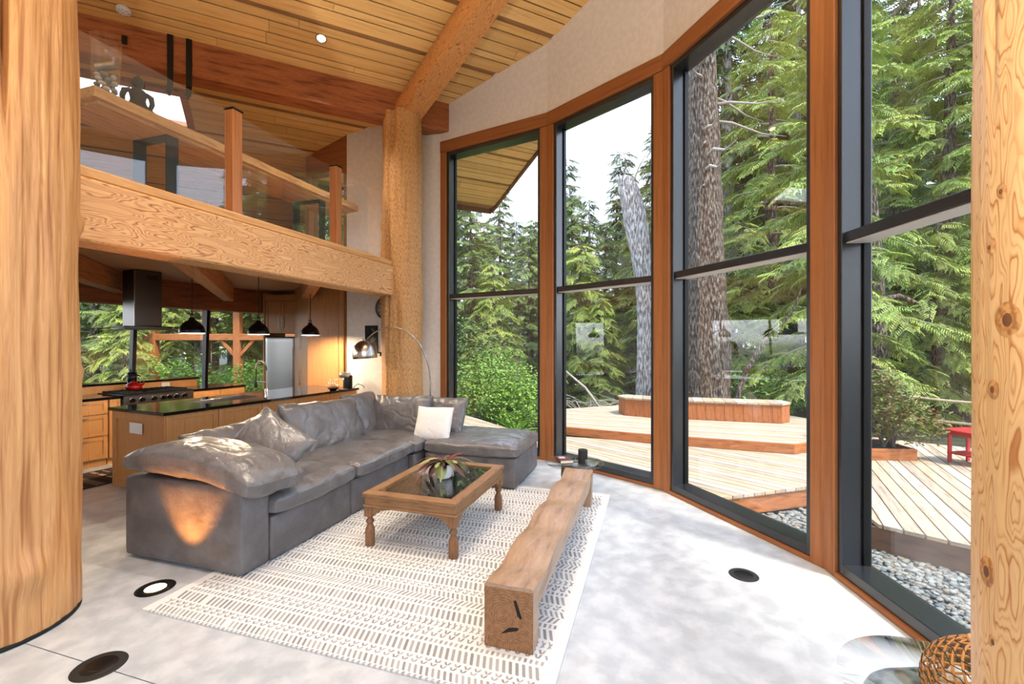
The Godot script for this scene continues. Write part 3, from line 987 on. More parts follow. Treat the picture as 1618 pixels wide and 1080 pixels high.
func glow(called: String, col: Color, energy: float) -> StandardMaterial3D:
	var m := mat(called, Color(1, 0.97, 0.9), 0.5)
	m.emission_enabled = true
	m.emission = col
	m.emission_energy_multiplier = energy
	return m

func img_mat(called: String, im: Image, rough: float) -> StandardMaterial3D:
	var m := mat(called, Color.WHITE, rough)
	m.albedo_texture = ImageTexture.create_from_image(im)
	return m

# woven rug: bands of chevrons, dashes and crosses, worked in taupe on cream
func rug_image() -> Image:
	var W := 1024
	var H := 1200
	var im := Image.create(W, H, false, Image.FORMAT_RGB8)
	var r := RandomNumberGenerator.new()
	r.seed = 12
	var nz := FastNoiseLite.new()
	nz.seed = 3
	nz.frequency = 0.02
	var cream := Color(0.845, 0.845, 0.84)
	var taupe := Color(0.515, 0.505, 0.495)
	im.fill(cream)
	# bands across the short way: [height, motif]
	var y := 26
	var seq := [[20, 3], [40, 0], [26, 1], [52, 2], [22, 3], [40, 0], [30, 4], [34, 1]]
	var k := 0
	while y < H - 30:
		var bh: int = seq[k % seq.size()][0]
		var mo: int = seq[k % seq.size()][1]
		var x := 24
		var i := 0
		while x < W - 34:
			if mo == 0:    # slanting leaves, mirrored band by band
				slant(im, x, y + 3, bh - 6, 7, 10 if (k / 2) % 2 == 0 else -10, taupe, r)
				x += 14
			elif mo == 1:  # short dashes in two rows
				slant(im, x, y + 3, bh / 2 - 4, 5, 4 if i % 2 == 0 else -4, taupe, r)
				slant(im, x + 6, y + bh / 2 + 1, bh / 2 - 4, 5, -4 if i % 2 == 0 else 4, taupe, r)
				x += 11
			elif mo == 2:  # chevron pairs
				slant(im, x, y + 2, bh / 2 - 3, 6, 9, taupe, r)
				slant(im, x, y + bh / 2 + 1, bh / 2 - 3, 6, -9, taupe, r)
				x += 13
			elif mo == 3:  # small blocks
				slant(im, x, y + 4, bh - 8, 6, 0, taupe, r)
				x += 12
			else:          # broken wave
				slant(im, x, y + 3, bh - 8, 4, 7, taupe, r)
				slant(im, x + 7, y + 8, bh - 10, 4, -7, taupe, r)
				x += 15
			i += 1
		y += bh
		k += 1
	# knots of the weave
	for yy in H:
		for xx in W:
			var c := im.get_pixel(xx, yy)
			var f := 1.0 + 0.05 * ((xx / 3 + yy / 3) % 2) - (0.035 if yy % 4 == 0 else 0.0) + r.randf_range(-0.03, 0.02)
			im.set_pixel(xx, yy, Color(c.r * f, c.g * f, c.b * f))
	return im

func slant(im: Image, x: int, y: int, h: int, w: int, lean: int, c: Color, r: RandomNumberGenerator) -> void:
	if r.randf() < 0.008: return
	var t := c.lightened(r.randf_range(0.0, 0.28))
	for j in h:
		var off := int(float(lean) * j / maxf(1.0, h - 1))
		var ww := w
		if j == 0 or j == h - 1: ww = w - 2
		im.fill_rect(Rect2i(x + off + (w - ww) / 2, y + j, ww, 1), t)

# end grain: growth rings round an off-centre heart
func ring_image() -> Image:
	var im := Image.create(256, 256, false, Image.FORMAT_RGB8)
	var nz := FastNoiseLite.new()
	nz.seed = 6
	nz.frequency = 0.012
	for y in 256:
		for x in 256:
			var d := Vector2(x - 90, y - 110).length() + 14.0 * nz.get_noise_2d(x, y)
			var e := Vector2(x - 175, y - 235).length() + 10.0 * nz.get_noise_2d(x + 300, y)
			var v := 0.5 + 0.5 * sin((d if d < 115.0 else e) * 0.55)
			v = v * 0.45 + 0.35 + 0.35 * nz.get_noise_2d(x * 2.5, y * 2.5)
			im.set_pixel(x, y, Color(0.40, 0.265, 0.16).lerp(Color(0.62, 0.45, 0.29), clampf(v, 0, 1)))
	return im

func runner_image() -> Image:
	var im := Image.create(192, 576, false, Image.FORMAT_RGB8)
	var dark := Color(0.17, 0.11, 0.085)
	var cream := Color(0.70, 0.64, 0.54)
	var rust := Color(0.36, 0.20, 0.13)
	im.fill(dark)
	for b in 12:
		var y := b * 48
		if b % 3 == 0:
			for k in 4: im.fill_rect(Rect2i(10 + k * 46, y + 8, 34, 12), cream)
			im.fill_rect(Rect2i(0, y + 28, 192, 6), rust)
		elif b % 3 == 1:
			for k in 12:
				for j in 24:
					im.fill_rect(Rect2i(k * 16 + absi(j - 12) / 2 + 2, y + 8 + j, 5, 1), cream)
		else:
			for k in 3:
				im.fill_rect(Rect2i(14 + k * 60, y + 6, 44, 5), cream)
				im.fill_rect(Rect2i(24 + k * 60, y + 18, 24, 8), rust)
				im.fill_rect(Rect2i(14 + k * 60, y + 33, 44, 5), cream)
	return im

func more_materials() -> void:
	tri(mat("knot", Color.WHITE, 0.6), noise_tex(90, 0.03, [Color(0.58, 0.39, 0.21), Color(0.67, 0.47, 0.27), Color(0.74, 0.55, 0.33)], [0.3, 0.5, 0.7], 128, 2), Vector3(12, 12, 12))
	mat("knot_dark", Color(0.40, 0.255, 0.14), 0.6)
	mat("bronze", Color(0.19, 0.165, 0.13), 0.45, 0.7)
	mat("pebble_white", Color(0.82, 0.81, 0.78), 0.5)
	mat("pebble_grey", Color(0.50, 0.51, 0.50), 0.5)
	mat("pebble_tan", Color(0.66, 0.56, 0.44), 0.5)
	mat("red_enamel", Color(0.50, 0.04, 0.03), 0.15)
	mat("shade_black", Color(0.03, 0.032, 0.03), 0.25, 0.3)
	mat("clock_face", Color(0.84, 0.81, 0.74), 0.6)
	var sg := mat("smoke_glass", Color(0.10, 0.11, 0.11, 0.45), 0.0)
	sg.transparency = BaseMaterial3D.TRANSPARENCY_ALPHA
	glow("bulb_soft", Color(1.0, 0.84, 0.62), 0.5)
	tri(mat("dark_print", Color.WHITE, 0.4), noise_tex(91, 0.02, [Color(0.04, 0.05, 0.045), Color(0.12, 0.15, 0.12), Color(0.35, 0.38, 0.33)], [0.35, 0.55, 0.8], 128, 4), Vector3(3, 3, 3))
	img_mat("rug", rug_image(), 0.95)
	img_mat("runner", runner_image(), 0.95)
	wood("purlin_fir_v", Color(0.62, 0.37, 0.22), Color(0.44, 0.24, 0.13), 0, 92, 0.6, 1.6, 0.16)
	# bench, table
	wood("bench_wood", Color(0.68, 0.565, 0.465), Color(0.53, 0.42, 0.33), 2, 93, 0.42, 1.2, 0.22)
	var er := mat("bench_end", Color.WHITE, 0.6)
	tri(er, noise_tex(94, 0.012, lerp_cols(Color(0.42, 0.28, 0.17), Color(0.62, 0.46, 0.31), [0.0, 0.8, 0.3, 1.0, 0.4, 0.9]), [0.2, 0.35, 0.45, 0.55, 0.65, 0.8], 256, 4), Vector3(2.2, 2.2, 2.2))
	wood("table_wood", Color(0.58, 0.43, 0.28), Color(0.42, 0.29, 0.18), 2, 95, 0.5, 2.4, 0.4)
	wood("table_wood_x", Color(0.58, 0.43, 0.28), Color(0.42, 0.29, 0.18), 0, 95, 0.5, 2.4, 0.4)
	glow("uplight_glow", Color(1.0, 0.80, 0.48), 2.2)
	img_mat("end_rings", ring_image(), 0.6)
	wood("table_leg", Color(0.54, 0.38, 0.24), Color(0.38, 0.25, 0.15), 1, 96, 0.5, 3.0, 0.6)
	var tg := mat("table_glass", Color(0.30, 0.36, 0.33, 0.03), 0.0)
	tg.transparency = BaseMaterial3D.TRANSPARENCY_ALPHA
	mat("lattice_dark", Color(0.07, 0.06, 0.055), 0.6)
	var sn := noise_tex(97, 0.06, [], [], 256, 4, FastNoiseLite.TYPE_SIMPLEX_SMOOTH, 0.0, true, 6.0)
	tri(mat("fluffy_white", Color(0.90, 0.89, 0.88), 0.95), noise_tex(98, 0.05, [Color(0.95, 0.945, 0.94), Color(1, 1, 1)], [0.3, 0.6], 256, 4), Vector3(5, 5, 5), sn, 0.45)
	var st := noise_tex(99, 0.02, [Color(0.20, 0.23, 0.21), Color(0.33, 0.36, 0.33), Color(0.46, 0.48, 0.45)], [0.3, 0.5, 0.75], 256, 5)
	tri(mat("green_stone", Color.WHITE, 0.4), st, Vector3(2, 2, 2))
	wood("stump", Color(0.38, 0.27, 0.20), Color(0.24, 0.16, 0.12), 1, 100, 0.6, 3.0, 1.0)
	mat("charcoal", Color(0.09, 0.085, 0.08), 0.7)
	mat("book_cover", Color(0.36, 0.20, 0.18), 0.5)
	mat("book_pale", Color(0.80, 0.74, 0.70), 0.5)
	mat("paper", Color(0.86, 0.83, 0.76), 0.9)
	wood("rattan", Color(0.78, 0.57, 0.33), Color(0.58, 0.38, 0.19), 1, 101, 0.6, 6.0, 2.0)
	mat("rattan_dark", Color(0.16, 0.11, 0.08), 0.7)
	mat("candle_wax", Color(0.88, 0.87, 0.83), 0.5)
	for q in [["leaf_red", Color(0.42, 0.16, 0.17)], ["leaf_plum", Color(0.27, 0.14, 0.13)], ["leaf_olive", Color(0.33, 0.36, 0.18)], ["leaf_light", Color(0.55, 0.60, 0.36)]]:
		var m := mat(q[0], q[1], 0.5)
		m.backlight_enabled = true
		m.backlight = q[1] * 0.4
	mat("soil", Color(0.07, 0.05, 0.035), 0.95)
	tri(mat("lamp_metal", Color.WHITE, 0.24, 1.0), noise_tex(102, 0.01, [Color(0.62, 0.60, 0.57), Color(0.82, 0.80, 0.78)], [0.3, 0.7], 128, 3), Vector3(4, 1, 4))
	# outdoors
	mat("red_paint", Color(0.66, 0.07, 0.06), 0.5)
	mat("rope", Color(0.66, 0.60, 0.50), 0.9)
	for q in [["stone_a", Color(0.52, 0.55, 0.56)], ["stone_b", Color(0.36, 0.40, 0.42)], ["stone_c", Color(0.66, 0.66, 0.63)]]:
		mat(q[0], q[1], 0.85)
	var gs := mat("gravel_stone", Color.WHITE, 0.85)
	gs.vertex_color_use_as_albedo = true
	for q in [["leaf_bush", Color(0.46, 0.60, 0.22)], ["leaf_bush_dark", Color(0.30, 0.40, 0.18)], ["leaf_shrub", Color(0.40, 0.42, 0.20)], ["leaf_fern", Color(0.45, 0.62, 0.18)]]:
		var m := mat(q[0], q[1], 0.6)
		m.vertex_color_use_as_albedo = true
		m.backlight_enabled = true
		m.backlight = Color(q[1].r * 0.6, q[1].g * 0.6, q[1].b * 0.3)

# ---------------------------------------------------------------- kitchen
const KT := -0.110   # the kitchen runs are turned by this angle

# a cabinet door or drawer front facing local +z: rails, stiles, a sunk panel
func shaker(parent: Node, called: String, w: float, h: float, m: Material, at: Vector3, basis := Basis(), rail := 0.06) -> MeshInstance3D:
	var st := new_st()
	for s in [-1, 1]:
		add_box(st, Vector3(rail, h, 0.02), 0.002, Transform3D(Basis(), Vector3(s * (w - rail) * 0.5, 0, 0)))
		add_box(st, Vector3(w - 2 * rail, rail, 0.02), 0.002, Transform3D(Basis(), Vector3(0, s * (h - rail) * 0.5, 0)))
	add_box(st, Vector3(w - 2 * rail + 0.004, h - 2 * rail + 0.004, 0.008), 0.0, Transform3D(Basis(), Vector3(0, 0, -0.004)))
	return part(parent, called, done(st), m, at, basis)

func bar_handle(parent: Node, at: Vector3, length: float, basis := Basis()) -> void:
	var st := new_st()
	add_tube(st, [Vector3(0, -length * 0.5, 0.032), Vector3(0, length * 0.5, 0.032)], [0.006, 0.006], 8)
	for s in [-1, 1]:
		add_tube(st, [Vector3(0, s * length * 0.36, 0.0), Vector3(0, s * length * 0.36, 0.032)], [0.005, 0.005], 8)
	part(parent, "handle", done(st), M.steel, at, basis)

func build_kitchen() -> void:
	# ---- island
	var is_ := thing("kitchen_island", "long fir kitchen island with recessed panels behind the sofa", "island", Vector3(-5.28, 0, -4.96), KT)
	part(is_, "carcass", box(0.94, 0.62, 2.78, 0.004), M.cabinet, Vector3(0, 0.385, 0))
	part(is_, "plinth", box(0.88, 0.07, 2.72, 0.003), M.cabinet, Vector3(0, 0.035, 0))
	shaker(is_, "end_panel", 0.98, 0.85, M.cabinet, Vector3(0, 0.445, 1.41), Basis(), 0.085)
	for k in 5:
		shaker(is_, "side_panel", 0.558, 0.85, M.cabinet, Vector3(0.49, 0.445, 1.13 - 0.566 * k), ry(90), 0.055)
	for k in 5:
		shaker(is_, "door", 0.55, 0.83, M.cabinet, Vector3(-0.49, 0.46, 1.13 - 0.566 * k), ry(-90), 0.06)
	var sp := part(is_, "switch_plate", box(0.235, 0.118, 0.006, 0.002), M.white_plastic, Vector3(-0.02, 0.70, 1.423))
	sp.set_meta("label", "white five-gang switch plate")
	for k in 5:
		part(sp, "rocker", box(0.030, 0.066, 0.006, 0.002), M.white_plastic, Vector3(-0.088 + 0.044 * k, 0, 0.004), Basis(Vector3.RIGHT, 0.08))
	# worktop with a sink opening
	var w := thing("island_worktop", "polished black granite worktop on the kitchen island", "worktop", Vector3(-5.28, 0.872, -4.96), KT)
	var st := new_st()
	var sx := [-0.235, 0.185]
	var sz := [0.02, 0.78]
	var e := [-0.52, 0.53, -1.44, 1.45]
	add_box(st, Vector3(e[1] - e[0], 0.034, e[3] - sz[1]), 0.003, Transform3D(Basis(), Vector3((e[0] + e[1]) * 0.5, 0.017, (e[3] + sz[1]) * 0.5)))
	add_box(st, Vector3(e[1] - e[0], 0.034, sz[0] - e[2]), 0.003, Transform3D(Basis(), Vector3((e[0] + e[1]) * 0.5, 0.017, (sz[0] + e[2]) * 0.5)))
	add_box(st, Vector3(sx[0] - e[0], 0.034, sz[1] - sz[0]), 0.0, Transform3D(Basis(), Vector3((e[0] + sx[0]) * 0.5, 0.017, (sz[0] + sz[1]) * 0.5)))
	add_box(st, Vector3(e[1] - sx[1], 0.034, sz[1] - sz[0]), 0.0, Transform3D(Basis(), Vector3((e[1] + sx[1]) * 0.5, 0.017, (sz[0] + sz[1]) * 0.5)))
	part(w, "granite_top", done(st), M.granite)
	var sn := part(w, "sink_basin", sink_mesh(0.42, 0.76, 0.14), M.steel, Vector3(-0.025, 0.03, 0.40))
	sn.set_meta("label", "stainless undermount sink")
	# faucet
	var f := thing("spring_faucet", "tall spring-neck kitchen faucet on the island", "faucet", Vector3(-5.0, 0.906, -4.87), KT)
	part(f, "base", lathe(prof([0.0, 0.0, 0.028, 0.0, 0.028, 0.008, 0.020, 0.012, 0.019, 0.11, 0.014, 0.12, 0.0, 0.12]), 20), M.chrome)
	part(f, "riser", tube([Vector3(0, 0.11, 0), Vector3(0, 0.36, 0)], 0.010, 12), M.chrome)
	var arc := []
	for k in 25:
		var a := PI * k / 24.0
		arc.append(Vector3(-0.10 + 0.10 * cos(a), 0.36 + 0.115 * sin(a), 0))
	arc.append(Vector3(-0.20, 0.26, 0))
	arc.append(Vector3(-0.205, 0.21, 0))
	part(f, "hose", tube(arc, 0.007, 8), M.black_metal)
	var coil := []
	for k in 260:
		var u := float(k) / 259.0 * 23.99
		var i0 := int(u)
		var c0: Vector3 = arc[i0].lerp(arc[i0 + 1], u - i0)
		var d0: Vector3 = (arc[i0 + 1] - arc[i0]).normalized()
		var a := k * 0.75
		coil.append(c0 + (d0.cross(Vector3.BACK) * cos(a) + Vector3.BACK * sin(a)) * 0.012)
	part(f, "spring", tube(coil, 0.0022, 5, false), M.steel_dark)
	part(f, "spray_head", lathe(prof([0.0, 0.12, 0.020, 0.12, 0.022, 0.14, 0.017, 0.20, 0.012, 0.23, 0.0, 0.23]), 16), M.black_metal, Vector3(-0.205, 0.0, 0))
	part(f, "holder_arm", tube([Vector3(0, 0.205, 0), Vector3(-0.195, 0.205, 0)], 0.006, 8), M.chrome)
	part(f, "lever", tube([Vector3(0.015, 0.07, 0), Vector3(0.05, 0.08, 0.02), Vector3(0.10, 0.10, 0.04)], [0.009, 0.007, 0.006], 8), M.chrome)

	# coffee maker, flower bowl
	var cm := thing("coffee_machine", "small black and chrome capsule coffee machine at the island end", "coffee maker", Vector3(-4.66, 0.906, -6.08), 0.3)
	part(cm, "body", lathe(prof([0.0, 0.0, 0.068, 0.0, 0.072, 0.01, 0.072, 0.20, 0.066, 0.215, 0.0, 0.22]), 28), M.black_metal, Vector3(0.02, 0, -0.03))
	part(cm, "chrome_head", soft_box(0.135, 0.085, 0.20, 0.03), M.steel, Vector3(0.0, 0.225, 0.03))
	part(cm, "spout", tube([Vector3(-0.0, 0.20, 0.10), Vector3(-0.0, 0.155, 0.105)], 0.014, 10), M.chrome)
	part(cm, "drip_tray", box(0.11, 0.016, 0.11, 0.004), M.steel_dark, Vector3(0, 0.009, 0.09))
	part(cm, "water_tank", soft_box(0.09, 0.22, 0.05, 0.02), M.granite, Vector3(0.0, 0.115, -0.115))
	var cd := part(self, "power_cord", tube([Vector3(-4.572, 0.912, -6.14), Vector3(-4.545, 0.95, -6.155), Vector3(-4.51, 0.985, -6.18), Vector3(-4.46, 0.96, -6.22), Vector3(-4.435, 0.93, -6.24), Vector3(-4.44, 0.912, -6.24)], 0.005, 6), M.black_rubber)
	tag(cd, "black power cord looping beside the coffee machine", "cord")
	var fb := thing("flower_bowl", "dark bowl of tiny white flowers beside the coffee machine", "bowl", Vector3(-4.72, 0.906, -5.86))
	part(fb, "bowl", lathe(prof([0.0, 0.0, 0.04, 0.0, 0.075, 0.03, 0.085, 0.045, 0.078, 0.043, 0.04, 0.014, 0.0, 0.012]), 24), M.granite)
	var r := RandomNumberGenerator.new()
	r.seed = 9
	var ss := new_st()
	for k in 26:
		var a := r.randf() * TAU
		var q := Vector3(cos(a) * r.randf_range(0.02, 0.1), r.randf_range(0.07, 0.17), sin(a) * r.randf_range(0.02, 0.1))
		add_tube(ss, [Vector3(q.x * 0.25, 0.02, q.z * 0.25), q * Vector3(0.7, 0.7, 0.7), q], [0.0015, 0.0012, 0.001], 4, false)
		part(fb, "blossom", box(0.016, 0.012, 0.016, 0.005), M.white_ceramic, q, Basis(Vector3.UP, a) * Basis(Vector3.RIGHT, a * 0.7))
	part(fb, "stems", done(ss), M.twig)

	# ---- wall run behind: drawers, range, counter, ledge
	var o := Vector3(-7.26, 0, -4.60)
	var kx := Basis(Vector3.UP, KT)
	var base_units := [[1.02, 1.62, "fir drawer unit of the back counter, farther from the range"], [0.36, 0.98, "fir three-drawer unit of the back counter"]]
	for b in base_units:
		var t := thing("drawer_cabinet", b[2], "cabinet", o + kx * Vector3(0, 0, (b[0] + b[1]) * 0.5), KT)
		var wd: float = b[1] - b[0]
		part(t, "carcass", box(0.58, 0.78, wd - 0.004, 0.003), M.cabinet, Vector3(0, 0.485, 0))
		part(t, "plinth", box(0.52, 0.095, wd - 0.004, 0.002), M.cabinet, Vector3(0, 0.0475, 0))
		for d in [[0.785, 0.18], [0.545, 0.27], [0.25, 0.29]]:
			var fr := shaker(t, "drawer", wd - 0.012, d[1], M.cabinet, Vector3(0.30, d[0], 0), ry(90), 0.05)
			bar_handle(fr, Vector3(0, d[1] * 0.5 - 0.025, 0.008), 0.16, Basis(Vector3.BACK, PI / 2))
	var po := thing("pull_out_cabinet", "narrow fir pull-out cabinet beside the range", "cabinet", o + kx * Vector3(0, 0, 0.285), KT)
	part(po, "carcass", box(0.58, 0.78, 0.13, 0.003), M.cabinet, Vector3(0, 0.485, 0))
	part(po, "plinth", box(0.52, 0.095, 0.13, 0.002), M.cabinet, Vector3(0, 0.0475, 0))
	shaker(po, "front", 0.125, 0.78, M.cabinet, Vector3(0.30, 0.485, 0), ry(90), 0.03)
	var rc := thing("base_cabinet", "dark fir base cabinet at the end of the back counter, past the range", "cabinet", o + kx * Vector3(0, 0, -1.16), KT)
	part(rc, "carcass", box(0.58, 0.78, 0.86, 0.003), M.cabinet, Vector3(0, 0.485, 0))
	part(rc, "plinth", box(0.52, 0.095, 0.86, 0.002), M.cabinet, Vector3(0, 0.0475, 0))
	for k in 2: shaker(rc, "door", 0.42, 0.77, M.cabinet, Vector3(0.30, 0.485, 0.215 - 0.43 * k), ry(90), 0.06)
	var bw := thing("back_worktop", "dark stone worktop either side of the range", "worktop", o + kx * Vector3(0, 0.877, 0), KT)
	part(bw, "stone_run", box(0.64, 0.035, 1.41, 0.003), M.granite, Vector3(0.0, 0.0175, 0.925))
	part(bw, "stone_run", box(0.64, 0.035, 0.88, 0.003), M.granite, Vector3(0.0, 0.0175, -1.16))
	# range
	var rg := thing("gas_range", "wide stainless gas range with black control knobs", "range", o + kx * Vector3(0, 0, -0.25), KT)
	part(rg, "body", box(0.62, 0.76, 0.915, 0.004), M.steel_dark, Vector3(0, 0.48, 0))
	part(rg, "kick", box(0.55, 0.10, 0.90, 0.003), M.black_metal, Vector3(0, 0.05, 0))
	part(rg, "control_panel", box(0.05, 0.13, 0.915, 0.006), M.steel_dark, Vector3(0.335, 0.84, 0))
	part(rg, "cooktop", box(0.66, 0.035, 0.915, 0.006), M.black_metal, Vector3(0.02, 0.905, 0))
	var od := part(rg, "oven_door", box(0.03, 0.55, 0.88, 0.006), M.steel_dark, Vector3(0.325, 0.46, 0))
	part(od, "window", box(0.006, 0.28, 0.58, 0.002), M.granite, Vector3(0.017, -0.02, 0))
	part(od, "handle", tube([Vector3(0.05, 0.235, -0.38), Vector3(0.05, 0.235, 0.38)], 0.013, 10), M.steel)
	for z in [0.36, 0.24, 0.09, -0.03, -0.11, -0.21, -0.32]:
		var kn := part(rg, "knob", tube([Vector3.ZERO, Vector3(0.028, 0, 0), Vector3(0.036, 0, 0)], [0.031, 0.029, 0.024], 18), M.granite, Vector3(0.36, 0.84, z))
		part(kn, "collar", tube([Vector3(-0.002, 0, 0), Vector3(0.006, 0, 0)], 0.036, 18), M.chrome)
	for z in [-0.30, 0.0, 0.30]:
		var gs := new_st()
		for k in 4:
			add_box(gs, Vector3(0.52, 0.014, 0.012), 0.002, Transform3D(Basis(), Vector3(0, 0, -0.11 + 0.073 * k)))
		for s in [-1, 0, 1]:
			add_box(gs, Vector3(0.012, 0.022, 0.26), 0.002, Transform3D(Basis(), Vector3(s * 0.24, -0.006, 0)))
		part(rg, "grate", done(gs), M.black_metal, Vector3(0.0, 0.94, z))
	# kettle
	var kt := thing("kettle", "red enamel kettle with a black handle on the range", "kettle", Vector3(-7.33, 0.948, -4.74), 0.6)
	part(kt, "body", lathe(prof([0.0, 0.0, 0.085, 0.0, 0.098, 0.02, 0.10, 0.045, 0.085, 0.08, 0.05, 0.105, 0.04, 0.11, 0.0, 0.112]), 30), M.red_enamel)
	var lid := part(kt, "lid", lathe(prof([0.0, 0.125, 0.03, 0.122, 0.042, 0.11, 0.0, 0.108]), 20), M.red_enamel)
	part(lid, "knob", lathe(prof([0.0, 0.12, 0.008, 0.122, 0.014, 0.14, 0.0, 0.15]), 12), M.black_metal)
	part(kt, "spout", tube([Vector3(0.07, 0.05, 0), Vector3(0.115, 0.08, 0), Vector3(0.13, 0.11, 0)], [0.022, 0.015, 0.011], 12), M.red_enamel)
	var hb := part(kt, "bail", tube([Vector3(-0.075, 0.08, 0), Vector3(-0.085, 0.15, 0), Vector3(-0.07, 0.20, 0)], 0.004, 8), M.steel)
	part(hb, "bail_arm", tube([Vector3(0.075, 0.08, 0), Vector3(0.085, 0.15, 0), Vector3(0.07, 0.20, 0)], 0.004, 8), M.steel)
	part(kt, "grip", tube([Vector3(-0.085, 0.195, 0), Vector3(-0.05, 0.212, 0), Vector3(0.05, 0.212, 0), Vector3(0.085, 0.195, 0)], [0.008, 0.012, 0.012, 0.008], 10), M.black_metal)
	# raised ledge
	var lg := thing("counter_ledge", "raised dark wood ledge behind the range, under the kitchen window", "ledge", o + kx * Vector3(-0.47, 0, 0.35), KT)
	part(lg, "upstand", box(0.25, 1.02, 3.10, 0.004), M.cabinet, Vector3(0, 0.51, 0))
	part(lg, "cap", box(0.30, 0.03, 3.14, 0.004), M.granite, Vector3(0.0, 1.036, 0))
	part(lg, "outlet", box(0.006, 0.075, 0.12, 0.002), M.grey_strip, Vector3(0.13, 0.965, -1.05))
	var ut := thing("utensil_crock", "black crock of utensils on the kitchen ledge", "crock", o + kx * Vector3(-0.47, 1.051, -0.30), 0.2)
	part(ut, "crock", lathe(prof([0.0, 0.0, 0.055, 0.0, 0.06, 0.05, 0.06, 0.13, 0.054, 0.13, 0.05, 0.01, 0.0, 0.01]), 20), M.black_metal)
	for k in 4:
		part(ut, "utensil", tube([Vector3(0, 0.012, 0), Vector3(-0.03 + 0.02 * k, 0.18, 0.02 * (k % 2))], [0.005, 0.008], 6), M.black_metal)
	var kb := thing("knife_block", "dark slanted knife block on the kitchen ledge", "knife block", o + kx * Vector3(-0.47, 1.051, 0.80), 0.4)
	part(kb, "block", plate(V2([-0.07, 0.0, 0.07, 0.0, 0.03, 0.14, -0.10, 0.09]), -0.045, 0.045), M.cabinet)
	for k in 3: part(kb, "knife_handle", box(0.018, 0.05, 0.016, 0.003), M.black_metal, Vector3(-0.035, 0.128, -0.028 + 0.028 * k), Basis(Vector3.BACK, 0.4))

	# hood
	var hd := thing("range_hood", "stainless chimney range hood with a curved glass canopy", "range hood", Vector3(-7.24, 1.86, -4.80), KT)
	part(hd, "chimney", box(0.30, 0.83, 0.36, 0.006), M.steel_dark, Vector3(0, 0.418, 0))
	part(hd, "corner_strip", box(0.012, 0.82, 0.012, 0.002), M.steel, Vector3(0.149, 0.418, 0.179))
	for k in 6:
		part(hd, "vent_slot", box(0.003, 0.07, 0.012, 0.0), M.reveal_dark, Vector3(0.1512, 0.74, -0.08 - 0.022 * k + 0.09))
	part(hd, "motor_box", box(0.34, 0.05, 0.62, 0.006), M.steel_dark, Vector3(0, -0.005, 0))
	var gs2 := new_st()
	gs2.set_smooth_group(0)
	var gp := []
	for i in 21:
		var t := -1.0 + 2.0 * i / 20
		gp.append(Vector3(0, 0.028 - 0.055 * t * t, t * 0.56))
	for i in 20:
		var a: Vector3 = gp[i]; var b: Vector3 = gp[i + 1]
		var wa := 0.30 - 0.09 * pow(absf(-1.0 + 2.0 * i / 20), 3)
		var wb := 0.30 - 0.09 * pow(absf(-1.0 + 2.0 * (i + 1) / 20), 3)
		var tA := [a + Vector3(wa, 0, 0), a + Vector3(-wa, 0, 0), b + Vector3(-wb, 0, 0), b + Vector3(wb, 0, 0)]
		var tB := []
		for q in tA: tB.append(q - Vector3(0, 0.008, 0))
		for s in [[tA[0], tA[1], tA[2], tA[3]], [tB[0], tB[1], tB[2], tB[3]], [tA[0], tA[3], tB[3], tB[0]], [tA[1], tA[2], tB[2], tB[1]]]:
			face(gs2, s, (a + b) * 0.5 - Vector3(0, 0.004, 0), 0)
	part(hd, "canopy_glass", done(gs2), M.smoke_glass)

	# pendants over the island
	var first: Node3D = null
	for q in [[-5.37, -4.12, "black dome pendant lamp over the switch-plate end of the island"], [-5.27, -5.00, "black dome pendant lamp hanging between the other two over the sink"], [-5.15, -5.86, "black dome pendant lamp over the coffee-machine end of the island"]]:
		var p: Node3D
		if first == null:
			p = thing("pendant_lamp", "black dome pendant lamp hanging over the island", "pendant lamp", Vector3.ZERO, 0, "pendant lamps over the island")
			part(p, "shade", lathe(prof([0.132, 0.0, 0.137, 0.0, 0.137, 0.012, 0.132, 0.045, 0.118, 0.085, 0.095, 0.118, 0.060, 0.148, 0.034, 0.165, 0.030, 0.190, 0.0, 0.195]), 40), M.shade_black)
			part(p, "shade_lining", lathe(prof([0.0, 0.185, 0.028, 0.160, 0.058, 0.142, 0.092, 0.112, 0.114, 0.08, 0.128, 0.045, 0.132, 0.0]), 40), M.white_ceramic)
			part(p, "socket", lathe(prof([0.0, 0.19, 0.022, 0.19, 0.024, 0.21, 0.018, 0.235, 0.010, 0.245, 0.0, 0.245]), 18), M.steel_dark)
			part(p, "cord", tube([Vector3(0, 0.24, 0), Vector3(0, 0.94, 0)], 0.0045, 8), M.black_rubber)
			part(p, "lamp_bulb", lathe(prof([0.0, 0.055, 0.025, 0.065, 0.032, 0.085, 0.022, 0.115, 0.014, 0.14, 0.0, 0.142]), 18), M.bulb_soft)
			var l := OmniLight3D.new()
			l.name = "bulb_light"
			l.light_color = Color(1.0, 0.89, 0.74)
			l.light_energy = 0.34
			l.light_size = 0.03
			l.omni_range = 12.0
			l.shadow_enabled = true
			p.add_child(l)
			l.position = Vector3(0, 0.03, 0)
			first = p
		else:
			p = copy(first)
		p.position = Vector3(q[0], 1.755, q[1])
		p.set_meta("label", q[2])

	# refrigerator niche and pantry
	var fr := thing("refrigerator", "stainless steel refrigerator in a fir niche", "refrigerator", Vector3(-7.26, 0, -7.72), 0.12)
	part(fr, "case", box(0.70, 1.76, 0.60, 0.006), M.black_metal, Vector3(0, 0.88, 0))
	part(fr, "door", soft_box(0.68, 1.16, 0.06, 0.02, 5, 0.004), M.steel, Vector3(0, 1.17, 0.325))
	part(fr, "freezer_drawer", soft_box(0.68, 0.55, 0.06, 0.02, 5, 0.004), M.steel, Vector3(0, 0.30, 0.325))
	part(fr, "handle", tube([Vector3(0.30, 0.75, 0.39), Vector3(0.30, 1.55, 0.39)], 0.012, 10), M.steel)
